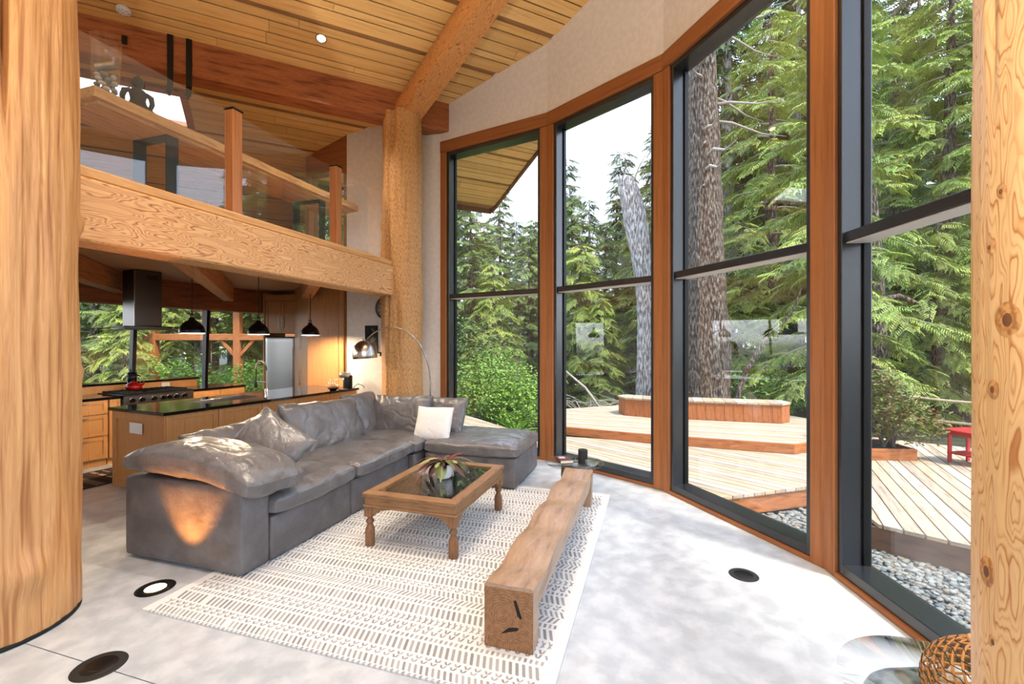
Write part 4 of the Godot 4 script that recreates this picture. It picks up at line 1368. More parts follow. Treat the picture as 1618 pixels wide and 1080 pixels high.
	var nc := thing("fridge_cabinet", "fir cabinet with two doors over the refrigerator", "cabinet", Vector3(-7.26, 0, -7.72), 0.12)
	for s in [-1, 1]: part(nc, "side_panel", box(0.03, 2.64, 0.64, 0.003), M.cabinet, Vector3(s * 0.385, 1.32, 0.02))
	part(nc, "carcass", box(0.74, 0.78, 0.58, 0.003), M.cabinet, Vector3(0, 2.22, 0))
	part(nc, "filler", box(0.74, 0.10, 0.02, 0.003), M.cabinet, Vector3(0, 2.55, 0.31))
	for s in [-1, 1]:
		var d := shaker(nc, "door", 0.362, 0.62, M.cabinet, Vector3(s * 0.184, 2.17, 0.31), Basis(), 0.06)
		bar_handle(d, Vector3(-s * 0.15, -0.12, 0.01), 0.26)
	var a2 := Vector2(-6.86, -7.42)
	var b2 := Vector2(-5.82, -6.60)
	var pn := thing("pantry_cabinet", "tall fir pantry cabinet between the refrigerator and the white wall", "cabinet", Vector3(-5.9, 0, -7.0))
	var po2 := V2([-4.95, -6.46, -5.82, -6.56, -6.86, -7.38, -6.70, -7.50, -5.3, -6.98, -4.95, -6.90])
	var pol := PackedVector2Array()
	for v in po2: pol.append(v - Vector2(-5.9, -7.0))
	part(pn, "carcass", prism(pol, 0.0, 2.69), M.cabinet)
	var sdl := facet(Vector2(-5.80, -6.545), Vector2(-4.96, -6.435))
	part(pn, "side_panel", box(0.72, 2.66, 0.018, 0.003), M.cabinet, sdl.origin - pn.position + sdl.basis * Vector3(0.36, 1.345, 0.0), sdl.basis)
	part(pn, "edge_panel", box(0.11, 2.66, 0.022, 0.003), M.cabinet, sdl.origin - pn.position + sdl.basis * Vector3(0.785, 1.345, 0.0), sdl.basis)
	var fx := facet(a2, b2)
	var dl := a2.distance_to(b2)
	for k in 2:
		for row in [[1.98, 1.28], [0.69, 1.22]]:
			var d := shaker(pn, "door", dl * 0.5 - 0.01, row[1], M.cabinet, fx.origin - pn.position + fx.basis * Vector3(dl * (0.25 + 0.5 * k), row[0], 0.012), fx.basis, 0.06)
			bar_handle(d, Vector3((0.5 - k) * (dl * 0.5 - 0.09), (-0.32 if row[0] > 1.0 else 0.30), 0.01), 0.30)

	# kitchen rug
	var rug := thing("kitchen_runner", "dark brown kitchen runner rug with cream stripes", "rug", Vector3(-6.42, 0.0, -3.9), KT)
	part(rug, "weave", flat_cloth(0.75, 2.3, 0.012), M.runner)

	# kitchen window wall
	var a := Vector2(-8.36, -2.3)
	var b := Vector2(-7.70, -8.35)
	var kw := structure("window_22", "long kitchen window with black mullions over the range", facet(a, b))
	var L := a.distance_to(b)
	part(kw, "header_beam", box(L, 0.46, 0.30, 0.008), M.purlin_fir_v, Vector3(L * 0.5, 2.475, -0.05))
	part(kw, "apron_wall", box(L, 0.36, 0.16, 0.003), M.wall_paint, Vector3(L * 0.5, 0.18, -0.10))
	part(kw, "frame_sill", box(L, 0.05, 0.14, 0.003), M.black_frame, Vector3(L * 0.5, 0.385, -0.10))
	for x in [1.2, 2.95, 4.12]:
		part(kw, "mullion", box(0.055, 1.86, 0.10, 0.003), M.black_metal, Vector3(x, 1.33, -0.10), Basis(Vector3.BACK, -0.03))
	for k in 3:
		part(kw, "pane", box(L / 3 - 0.02, 1.83, 0.010, 0.0), M.pane, Vector3(L * (k + 0.5) / 3, 1.33, -0.12))

	# on the white wall
	var wf := facet(P[0], P[1])
	var ck := thing("wall_clock", "round wall clock with a dark metal rim on the white wall", "clock")
	ck.transform = wf * Transform3D(Basis(Vector3.RIGHT, PI / 2), Vector3(0.715, 2.205, 0.0))
	part(ck, "rim", lathe(prof([0.165, 0.0, 0.195, 0.0, 0.195, 0.03, 0.185, 0.042, 0.170, 0.036, 0.165, 0.01]), 48), M.steel_dark)
	part(ck, "dial", lathe(prof([0.0, 0.012, 0.168, 0.012, 0.168, 0.0]), 40), M.clock_face)
	for k in 12:
		part(ck, "hour_mark", box(0.010, 0.004, 0.035, 0.001), M.black_metal, Vector3(sin(TAU * k / 12) * 0.138, 0.014, cos(TAU * k / 12) * 0.138), Basis(Vector3.UP, TAU * k / 12))
	part(ck, "hour_hand", box(0.012, 0.003, 0.10, 0.001), M.black_metal, Vector3(-0.035, 0.018, -0.02), ry(60))
	part(ck, "minute_hand", box(0.009, 0.003, 0.14, 0.001), M.black_metal, Vector3(0.01, 0.021, -0.06), ry(-10))
	var pc := thing("framed_picture", "small black-framed dark picture on the white wall", "picture")
	pc.transform = wf * Transform3D(Basis(), Vector3(0.45, 1.70, 0.002))
	var ps := new_st()
	for s in [-1, 1]:
		add_box(ps, Vector3(0.022, 0.44, 0.022), 0.003, Transform3D(Basis(), Vector3(s * 0.101, 0, 0.011)))
		add_box(ps, Vector3(0.18, 0.022, 0.022), 0.003, Transform3D(Basis(), Vector3(0, s * 0.209, 0.011)))
	part(pc, "frame", done(ps), M.black_metal)
	part(pc, "print", box(0.182, 0.398, 0.006, 0.0), M.dark_print, Vector3(0, 0, 0.006))
	var sh := thing("wall_shelf", "little dark shelf beside the log column", "shelf")
	sh.transform = wf * Transform3D(Basis(), Vector3(0.63, 1.475, 0.0))
	part(sh, "board", box(0.16, 0.018, 0.09, 0.002), M.black_metal, Vector3(0, 0, 0.046))
	part(sh, "bracket", box(0.012, 0.05, 0.07, 0.002), M.black_metal, Vector3(0, -0.03, 0.036))

func sink_mesh(w: float, d: float, h: float) -> ArrayMesh:
	var st := new_st()
	for q in [[Vector3(w, 0.006, d), Vector3(0, -h, 0)], [Vector3(0.008, h, d), Vector3(-w * 0.5, -h * 0.5, 0)], [Vector3(0.008, h, d), Vector3(w * 0.5, -h * 0.5, 0)], [Vector3(w, h, 0.008), Vector3(0, -h * 0.5, -d * 0.5)], [Vector3(w, h, 0.008), Vector3(0, -h * 0.5, d * 0.5)]]:
		add_box(st, q[0], 0.001, Transform3D(Basis(), q[1]))
	return done(st)

# flat textile with uv over its top
func flat_cloth(w: float, d: float, t: float) -> ArrayMesh:
	var st := new_st()
	st.set_smooth_group(-1)
	var a := [Vector3(-w / 2, t, -d / 2), Vector3(w / 2, t, -d / 2), Vector3(w / 2, t, d / 2), Vector3(-w / 2, t, d / 2)]
	var u := [Vector2(0, 0), Vector2(1, 0), Vector2(1, 1), Vector2(0, 1)]
	for k in [0, 1, 2, 0, 2, 3]:
		st.set_uv(u[k])
		st.add_vertex(a[k])
	for k in 4:
		var b0: Vector3 = a[k]; var b1: Vector3 = a[(k + 1) % 4]
		var c0 := b0 * Vector3(1, 0, 1) + Vector3(0, 0.001, 0); var c1 := b1 * Vector3(1, 0, 1) + Vector3(0, 0.001, 0)
		for q in [[b0, k], [c1, (k + 1) % 4], [b1, (k + 1) % 4], [b0, k], [c0, k], [c1, (k + 1) % 4]]:
			st.set_uv(u[q[1]])
			st.add_vertex(q[0])
	return done(st)

# ---------------------------------------------------------------- living room
func build_sofa() -> void:
	var O := Vector3(-3.3, 0, -4.1)
	var s := thing("sectional_sofa", "large grey leather sectional sofa with plump loose cushions on the pale rug", "sofa", O)
	var blk := func(called: String, a: Vector3, b: Vector3, r: float, puff := 0.004) -> void:
		var d := (b - a).abs()
		part(s, called, soft_box(d.x, d.y, d.z, r, 5, puff), M.leather_base, (a + b) * 0.5 - O)
	var g := 0.016
	blk.call("armrest", Vector3(-3.90, g, -2.70), Vector3(-2.73, 0.625, -2.45), 0.035)
	blk.call("base", Vector3(-3.68, g, -3.645), Vector3(-2.73, 0.345, -2.702), 0.022)
	blk.call("base", Vector3(-3.68, g, -4.70), Vector3(-2.73, 0.345, -3.650), 0.022)
	blk.call("base", Vector3(-3.68, g, -5.53), Vector3(-2.66, 0.345, -4.705), 0.022)
	blk.call("back_frame", Vector3(-3.90, g, -3.645), Vector3(-3.682, 0.60, -2.702), 0.035)
	blk.call("back_frame", Vector3(-3.90, g, -4.70), Vector3(-3.682, 0.60, -3.650), 0.035)
	blk.call("back_frame", Vector3(-3.90, g, -5.53), Vector3(-3.682, 0.60, -4.705), 0.035)
	blk.call("back_frame", Vector3(-3.90, g, -5.75), Vector3(-2.665, 0.60, -5.532), 0.035)
	# seat cushions
	for q in [[Vector3(-3.17, 0.425, -3.17), 1.02, 0.99, 61], [Vector3(-3.165, 0.43, -4.19), 1.03, 1.07, 62], [Vector3(-3.15, 0.425, -5.12), 1.06, 0.86, 63]]:
		part(s, "seat_cushion", pillow(q[1], q[2], 0.215, 0.075, 5.0, 0.022, q[3], 0.0, 56), M.leather, q[0] - O)
	# back cushions: lean against the frames
	var lean := Basis(Vector3.BACK, deg_to_rad(-62))
	part(s, "back_cushion", pillow(0.56, 1.02, 0.30, 0.03, 3.2, 0.035, 71, 0.03, 56), M.leather, Vector3(-3.58, 0.66, -3.25) - O, lean * ry(3))
	part(s, "back_cushion", pillow(0.60, 1.16, 0.30, 0.03, 3.2, 0.038, 72, 0.03, 56), M.leather, Vector3(-3.55, 0.70, -4.30) - O, lean * ry(-4))
	part(s, "back_cushion", pillow(0.60, 0.64, 0.28, 0.03, 3.0, 0.03, 75, 0.04, 36), M.leather, Vector3(-3.62, 0.70, -5.10) - O, Basis(Vector3.BACK, deg_to_rad(-66)))
	part(s, "back_cushion", pillow(0.80, 0.54, 0.24, 0.03, 3.0, 0.036, 73, 0.04, 56), M.leather, Vector3(-3.16, 0.69, -5.24) - O, Basis(Vector3.UP, 0.10) * Basis(Vector3.RIGHT, deg_to_rad(70)))
	part(s, "back_cushion", pillow(0.80, 0.50, 0.24, 0.03, 3.0, 0.03, 74, 0.04, 36), M.leather, Vector3(-2.74, 0.68, -5.44) - O, Basis(Vector3.UP, -0.04) * Basis(Vector3.RIGHT, deg_to_rad(66)))
	part(s, "arm_cushion", pillow(1.26, 0.54, 0.25, 0.07, 4.2, 0.024, 76, 0.0, 60, -0.085), M.leather, Vector3(-3.22, 0.715, -2.66) - O, Basis(Vector3.BACK, deg_to_rad(-5)) * Basis(Vector3.RIGHT, deg_to_rad(-4)))

	var ap := thing("leather_throw_pillow", "square grey leather throw pillow leaning on the sofa arm cushion", "pillow", Vector3(-3.05, 0.50, -3.0))
	part(ap, "cover", pillow(0.62, 0.60, 0.19, 0.008, 2.6, 0.026, 81, 0.06, 52), M.leather, Vector3(-0.08, 0.24, -0.02), Basis(Vector3.BACK, deg_to_rad(-26)) * Basis(Vector3.RIGHT, deg_to_rad(48)))
	var wp := thing("white_pillow", "square fluffy white pillow on the far corner of the sofa", "pillow", Vector3(-2.58, 0.46, -5.02))
	part(wp, "cover", pillow(0.47, 0.43, 0.19, 0.02, 2.6, 0.010, 82, 0.05, 36), M.fluffy_white, Vector3(0, 0.19, 0), Basis(Vector3.UP, 0.04) * Basis(Vector3.RIGHT, deg_to_rad(67)))

	var ot := thing("ottoman", "grey leather ottoman with a plump top at the window end of the sofa", "ottoman", Vector3(-2.035, 0.004, -5.32))
	part(ot, "base", soft_box(1.12, 0.335, 1.0, 0.022, 5, 0.004), M.leather_base, Vector3(0, 0.18, 0))
	part(ot, "top_cushion", pillow(1.18, 1.06, 0.20, 0.075, 5.0, 0.018, 83, 0.0, 56), M.leather, Vector3(0, 0.415, 0))

func build_table() -> void:
	var O := Vector3(-1.832, 0, -3.695)
	var t := thing("coffee_table", "carved wooden coffee table with a glass top and turned legs", "coffee table", O)
	var w := 0.83
	var d := 1.13
	var h := 0.440
	for s in [-1, 1]:
		part(t, "top_rail", box(w, 0.034, 0.088, 0.006), M.table_wood_x, Vector3(0, h - 0.017, s * (d * 0.5 - 0.044)))
		part(t, "top_rail", box(0.088, 0.034, d - 0.176, 0.006), M.table_wood, Vector3(s * (w * 0.5 - 0.044), h - 0.017, 0))
		part(t, "apron", box(w - 0.03, 0.062, 0.024, 0.004), M.table_wood_x, Vector3(0, h - 0.066, s * (d * 0.5 - 0.026)))
		part(t, "apron", box(0.024, 0.062, d - 0.08, 0.004), M.table_wood, Vector3(s * (w * 0.5 - 0.026), h - 0.066, 0))
		part(t, "moulding", box(w - 0.004, 0.018, 0.034, 0.007), M.table_wood_x, Vector3(0, h - 0.104, s * (d * 0.5 - 0.019)))
		part(t, "moulding", box(0.034, 0.018, d - 0.07, 0.007), M.table_wood, Vector3(s * (w * 0.5 - 0.019), h - 0.104, 0))
	# cusped brackets below the moulding
	var curve := PackedVector2Array()
	curve.append(Vector2(0, 0)); curve.append(Vector2(0.19, 0)); curve.append(Vector2(0.185, -0.012)); curve.append(Vector2(0.16, -0.014))
	for k in 7:
		var a := PI * 0.5 * k / 6
		curve.append(Vector2(0.15 - 0.055 * sin(a), -0.018 - 0.022 * (1 - cos(a))))
	for k in 7:
		var a := PI * 0.5 * k / 6
		curve.append(Vector2(0.09 - 0.05 * sin(a), -0.044 - 0.03 * (1 - cos(a))))
	curve.append(Vector2(0.0, -0.085))
	var br := plate(curve, -0.009, 0.009)
	var flip := PackedVector2Array()
	for v in curve: flip.append(Vector2(-v.x, v.y))
	var br2 := plate(flip, -0.009, 0.009)
	for s in [-1, 1]:
		part(t, "bracket", br, M.table_wood_x, Vector3(-w * 0.5 + 0.05, h - 0.112, s * (d * 0.5 - 0.03)))
		part(t, "bracket", br2, M.table_wood_x, Vector3(w * 0.5 - 0.05, h - 0.112, s * (d * 0.5 - 0.03)))
		part(t, "bracket", br2, M.table_wood_x, Vector3(s * (w * 0.5 - 0.03), h - 0.112, -d * 0.5 + 0.05), ry(90))
		part(t, "bracket", br, M.table_wood_x, Vector3(s * (w * 0.5 - 0.03), h - 0.112, d * 0.5 - 0.05), ry(90))
	var leg := lathe(prof([0.0, 0.0, 0.036, 0.0, 0.038, 0.01, 0.0385, 0.11, 0.036, 0.135, 0.026, 0.158, 0.021, 0.172, 0.030, 0.184, 0.034, 0.194, 0.028, 0.205, 0.020, 0.215, 0.022, 0.226, 0.032, 0.234, 0.034, 0.24, 0.0, 0.24]), 28)
	for sx in [-1, 1]:
		for sz in [-1, 1]:
			var l := part(t, "leg", leg, M.table_leg, Vector3(sx * (w * 0.5 - 0.046), 0.011, sz * (d * 0.5 - 0.046)))
			part(l, "block", box(0.072, 0.092, 0.072, 0.004), M.table_leg, Vector3(0, 0.282, 0))
	part(t, "glass_top", box(w - 0.176, 0.008, d - 0.176, 0.0), M.table_glass, Vector3(0, h - 0.008, 0))
	# wrought grille under the glass
	var st := new_st()
	var nx := 6
	var nzc := 9
	var cw := (w - 0.17) / nx
	var cd := (d - 0.17) / nzc
	for i in nx:
		for j in nzc:
			var c := Vector3(-(w - 0.17) * 0.5 + cw * (i + 0.5), 0, -(d - 0.17) * 0.5 + cd * (j + 0.5))
			for k in 10:
				var a := TAU * (k + 0.5) / 10
				add_box(st, Vector3(0.012, 0.008, 0.026), 0.0, Transform3D(Basis(Vector3.UP, -a), c + Vector3(cos(a), 0, sin(a)) * 0.036))
			for q in [45, -45, 135, -135]:
				var dirn := Vector3(sin(deg_to_rad(q)), 0, cos(deg_to_rad(q)))
				add_box(st, Vector3(0.022, 0.008, 0.036), 0.0, Transform3D(ry(q), c + dirn * 0.062))
			add_box(st, Vector3(0.016, 0.008, 0.07), 0.0, Transform3D(Basis(), c))
			add_box(st, Vector3(0.07, 0.008, 0.016), 0.0, Transform3D(Basis(), c))
	for i in nx + 1: add_box(st, Vector3(0.016, 0.008, d - 0.17), 0.0, Transform3D(Basis(), Vector3(-(w - 0.17) * 0.5 + cw * i, 0, 0)))
	for j in nzc + 1: add_box(st, Vector3(w - 0.17, 0.008, 0.016), 0.0, Transform3D(Basis(), Vector3(0, 0, -(d - 0.17) * 0.5 + cd * j)))
	var gr := part(t, "iron_grille", done(st), M.lattice_dark, Vector3(0, h - 0.045, 0))
	gr.set_meta("label", "dark pierced grille under the glass")

	# potted plant
	var p := thing("potted_plant", "white pot with a drooping red and green plant on the coffee table", "potted plant", Vector3(-1.80, 0.440, -3.70))
	part(p, "pot", lathe(prof([0.0, 0.0, 0.052, 0.0, 0.068, 0.014, 0.080, 0.06, 0.086, 0.125, 0.083, 0.128, 0.078, 0.12, 0.074, 0.06, 0.0, 0.05]), 36), M.white_ceramic)
	part(p, "soil", lathe(prof([0.0, 0.112, 0.079, 0.108, 0.079, 0.10]), 24), M.soil)
	var r := RandomNumberGenerator.new()
	r.seed = 33
	var meshes := []
	for k in 5: meshes.append(strap_leaf(0.11 + 0.015 * k, 0.026 + 0.003 * (k % 3), 1.1 + 0.3 * k, k))
	for k in 72:
		var a := k * 2.399 + r.randf_range(-0.2, 0.2)
		var b := Basis(Vector3.UP, a) * Basis(Vector3.BACK, r.randf_range(-0.1, 0.95)) * Basis(Vector3.RIGHT, r.randf_range(-0.4, 0.4))
		var pick: int = [0, 1, 2, 1, 3, 2, 0, 1][k % 8]
		part(p, "leaf", meshes[k % 5], [M.leaf_red, M.leaf_plum, M.leaf_olive, M.leaf_light][pick], Vector3(cos(-a) * 0.03, 0.112, sin(-a) * 0.03), b.scaled(Vector3.ONE * r.randf_range(1.0, 1.6)))

# drooping jointed strap leaf along +x
func strap_leaf(l: float, w: float, droop: float, seed_: int) -> ArrayMesh:
	var st := new_st()
	st.set_smooth_group(0)
	var prev := []
	for i in 9:
		var t := i / 8.0
		var ww := w * (0.55 + 0.45 * absf(sin(t * PI * 2.5 + seed_))) * (1.0 if i < 8 else 0.2)
		var x := l * t * (1.0 - 0.12 * t * droop)
		var y := l * (0.55 * t - 0.75 * droop * t * t * 0.8)
		var cur := [Vector3(x, y, -ww * 0.5), Vector3(x, y + 0.003, 0), Vector3(x, y, ww * 0.5)]
		if i > 0:
			for k in 2:
				for v in [prev[k], cur[k], cur[k + 1], prev[k], cur[k + 1], prev[k + 1]]: st.add_vertex(v)
		prev = cur
	return done(st)

func build_bench() -> void:
	var O := Vector3(-0.745, 0.012, -3.485)
	var b := thing("carved_bench", "long low bench carved from one timber with a rippled seat on the pale rug", "bench", O)
	var hl := 1.175
	var top := func(z: float) -> float:
		# ridges between hollows
		var u := (z + hl) / (2 * hl) * 4.0
		var f := u - floorf(u)
		return 0.326 + 0.034 * (pow(absf(cos(f * PI)), 1.4) - 0.5)
	var st := new_st()
	var n := 64
	var hw := 0.135
	var ring := func(i: int) -> Array:
		var z := -hl + 2 * hl * i / n
		var y: float = top.call(z)
		var side := 0.004 * sin(z * 9.0) + 0.006 * absf(cos(((z + hl) / (2 * hl) * 4.0) * PI))
		return [Vector3(-hw - side, y - 0.012, z), Vector3(-hw - side + 0.012, y, z), Vector3(0, y - 0.004, z), Vector3(hw + side - 0.012, y, z), Vector3(hw + side, y - 0.012, z)]
	for i in n:
		var a: Array = ring.call(i)
		var c: Array = ring.call(i + 1)
		st.set_smooth_group(0)
		for k in 4:
			for v in [a[k], a[k + 1], c[k + 1], a[k], c[k + 1], c[k]]: st.add_vertex(v)
		var z0: float = a[0].z
		var z1: float = c[0].z
		# underside: legs at both ends, an arch between
		var lo := func(z: float) -> float:
			var e := hl - absf(z)
			return 0.0 if e < 0.128 else 0.19
		var zm := (z0 + z1) * 0.5
		var y0: float = lo.call(zm)
		st.set_smooth_group(-1)
		var inn := Vector3(0, 0.26, zm)
		face(st, [a[0], c[0], Vector3(-hw, y0, z1), Vector3(-hw, y0, z0)], inn)
		face(st, [a[4], c[4], Vector3(hw, y0, z1), Vector3(hw, y0, z0)], inn)
		face(st, [Vector3(-hw, y0, z0), Vector3(-hw, y0, z1), Vector3(hw, y0, z1), Vector3(hw, y0, z0)], inn)
	for s in [-1.0, 1.0]:
		var e: Array = ring.call(0 if s < 0 else n)
		face(st, [e[0], e[1], e[2], e[3], e[4], Vector3(hw, 0, s * hl), Vector3(-hw, 0, s * hl)], Vector3(0, 0.2, 0))
		var zi: float = s * (hl - 2.0 * hl * 3.0 / n)
		face(st, [Vector3(-hw, 0, zi), Vector3(hw, 0, zi), Vector3(hw, 0.19, zi), Vector3(-hw, 0.19, zi)], Vector3(0, 0.1, s * hl))
	part(b, "timber", done(st), M.bench_wood)
	# end grain with two splits
	var cap := part(b, "end_grain", flat_cloth(0.272, 0.318, 0.003), M.end_rings, Vector3(0, 0.160, hl - 0.001), Basis(Vector3.RIGHT, PI / 2))
	for q in [V2([0.028, -0.105, 0.042, -0.112, 0.076, -0.022, 0.066, -0.012, 0.05, -0.03]), V2([-0.045, 0.082, 0.0, 0.042, 0.05, 0.032, 0.06, 0.04, 0.045, 0.052, 0.0, 0.066])]:
		var sp := part(cap, "split", prism(q, -0.004, 0.0034), M.reveal_dark)
	var rug := thing("area_rug", "large cream area rug woven with taupe chevrons and dashes", "rug", Vector3(-1.733, 0.0, -3.487))
	part(rug, "weave", flat_cloth(2.555, 2.99, 0.0105), M.rug)

func build_side_tables() -> void:
	var o := thing("glass_side_table", "round glass side table on a dark stump beside the far window", "side table", Vector3(-0.87, 0, -5.12))
	part(o, "stump_base", lathe(prof([0.0, 0.0, 0.115, 0.0, 0.135, 0.05, 0.15, 0.15, 0.145, 0.24, 0.12, 0.285, 0.0, 0.288]), 28), M.stump)
	part(o, "glass_top", lathe(prof([0.0, 0.288, 0.322, 0.288, 0.325, 0.293, 0.322, 0.298, 0.0, 0.298]), 48), M.table_glass)
	var bk := thing("book", "small brown hardback book on the round glass side table", "book", Vector3(-0.98, 0.298, -5.10), 0.5)
	part(bk, "cover", box(0.15, 0.004, 0.19, 0.001), M.book_cover, Vector3(0, 0.002, 0))
	part(bk, "pages", box(0.143, 0.030, 0.183, 0.001), M.paper, Vector3(0.002, 0.019, 0))
	part(bk, "cover", box(0.15, 0.004, 0.19, 0.001), M.book_cover, Vector3(0, 0.036, 0))
	part(bk, "spine", box(0.004, 0.038, 0.19, 0.001), M.book_cover, Vector3(-0.074, 0.019, 0))
	part(bk, "jacket_label", box(0.07, 0.001, 0.08, 0.0), M.book_pale, Vector3(-0.02, 0.0386, -0.03))
	var cd := thing("pillar_candle", "dark charcoal pillar candle on the round glass side table", "candle", Vector3(-0.77, 0.298, -5.10))
	part(cd, "wax", lathe(prof([0.0, 0.0, 0.050, 0.0, 0.053, 0.006, 0.053, 0.145, 0.048, 0.152, 0.03, 0.145, 0.0, 0.142]), 28), M.charcoal)
	part(cd, "wick", tube([Vector3(0, 0.14, 0), Vector3(0.002, 0.16, 0)], 0.002, 6), M.black_rubber)
	var gb := thing("glass_dish", "small clear glass dish on the round glass side table", "dish", Vector3(-0.66, 0.298, -5.02))
	part(gb, "glass", lathe(prof([0.0, 0.0, 0.04, 0.0, 0.07, 0.03, 0.075, 0.05, 0.072, 0.05, 0.066, 0.032, 0.038, 0.006, 0.0, 0.006]), 28), M.rail_glass)

	var n := thing("stone_side_table", "round glass side table on a green-grey stone beside the knotty log", "side table", Vector3(0.98, 0, -1.91))
	part(n, "stone_base", soft_box(0.36, 0.434, 0.34, 0.12, 5, 0.01), M.green_stone, Vector3(-0.045, 0.219, -0.07), ry(20))
	part(n, "glass_top", lathe(prof([0.0, 0.436, 0.340, 0.436, 0.344, 0.442, 0.340, 0.448, 0.0, 0.448]), 64), M.table_glass)
	rattan_lantern()

func rattan_lantern() -> void:
	var o := thing("rattan_lantern", "oval woven rattan lantern with a white candle on the glass table", "lantern", Vector3(0.875, 0.486, -1.80))
	var tilt := Basis(Vector3.BACK, deg_to_rad(-24)) * Basis(Vector3.RIGHT, deg_to_rad(10))
	var H := 0.235
	var rad := func(t: float) -> float:
		return 0.098 * pow(sin(PI * (0.14 + 0.74 * t)), 0.75)
	var c0 := Vector3(0, 0.016, 0)
	for k in 18:
		for dirn in [-1.0, 1.0]:
			var pts := []
			for i in 17:
				var t := i / 16.0
				var a: float = TAU * k / 18 + dirn * t * 2.3
				var rr: float = rad.call(t) + 0.0012 * dirn
				pts.append(c0 + tilt * Vector3(cos(a) * rr, t * H, sin(a) * rr))
			part(o, "cane", ribbon(pts, 0.0075, c0 + tilt * Vector3(0, H * 0.5, 0)), M.rattan)
	for k in 9:
		var t := (k + 0.6) / 9.6
		var pts := []
		for i in 37:
			var a := TAU * i / 36
			var rr: float = rad.call(t + 0.012 * sin(a * 9.0)) + 0.002
			pts.append(c0 + tilt * Vector3(cos(a) * rr, t * H + 0.006 * sin(a * 9.0), sin(a) * rr))
		part(o, "weaver", tube(pts, 0.0016, 5, false), M.rattan_dark)
	for t in [0.0, 1.0]:
		var pts := []
		for i in 33:
			var a := TAU * i / 32
			pts.append(c0 + tilt * Vector3(cos(a) * rad.call(t), t * H, sin(a) * rad.call(t)))
		part(o, "rim", tube(pts, 0.006, 8, false), M.rattan)
	part(o, "candle", lathe(prof([0.0, 0.0, 0.036, 0.0, 0.036, 0.11, 0.0, 0.112]), 20), M.candle_wax, c0 + tilt * Vector3(0, 0.012, 0), tilt)
	part(o, "handle", tube([c0 + tilt * Vector3(0.05, H, 0), c0 + tilt * Vector3(0.12, H * 0.8, 0.02), c0 + tilt * Vector3(0.145, H * 0.4, 0.03), c0 + tilt * Vector3(0.13, 0.0, 0.04)], 0.004, 8), M.rattan)

# flat cane of the given width, lying on a bulging surface
func ribbon(pts: Array, w: float, mid: Vector3) -> ArrayMesh:
	var st := new_st()
	st.set_smooth_group(0)
	var prev := []
	for i in pts.size():
		var d: Vector3 = (pts[mini(i + 1, pts.size() - 1)] - pts[maxi(i - 1, 0)]).normalized()
		var out: Vector3 = (pts[i] - mid).normalized()
		var s := d.cross(out).normalized() * w * 0.5
		out *= 0.0009
		var cur := [pts[i] - s - out, pts[i] - s * 0.7 + out, pts[i] + s * 0.7 + out, pts[i] + s - out]
		if i > 0:
			for k in 4:
				var k2 := (k + 1) % 4
				for v in [prev[k], cur[k], cur[k2], prev[k], cur[k2], prev[k2]]: st.add_vertex(v)
		prev = cur
	return done(st)

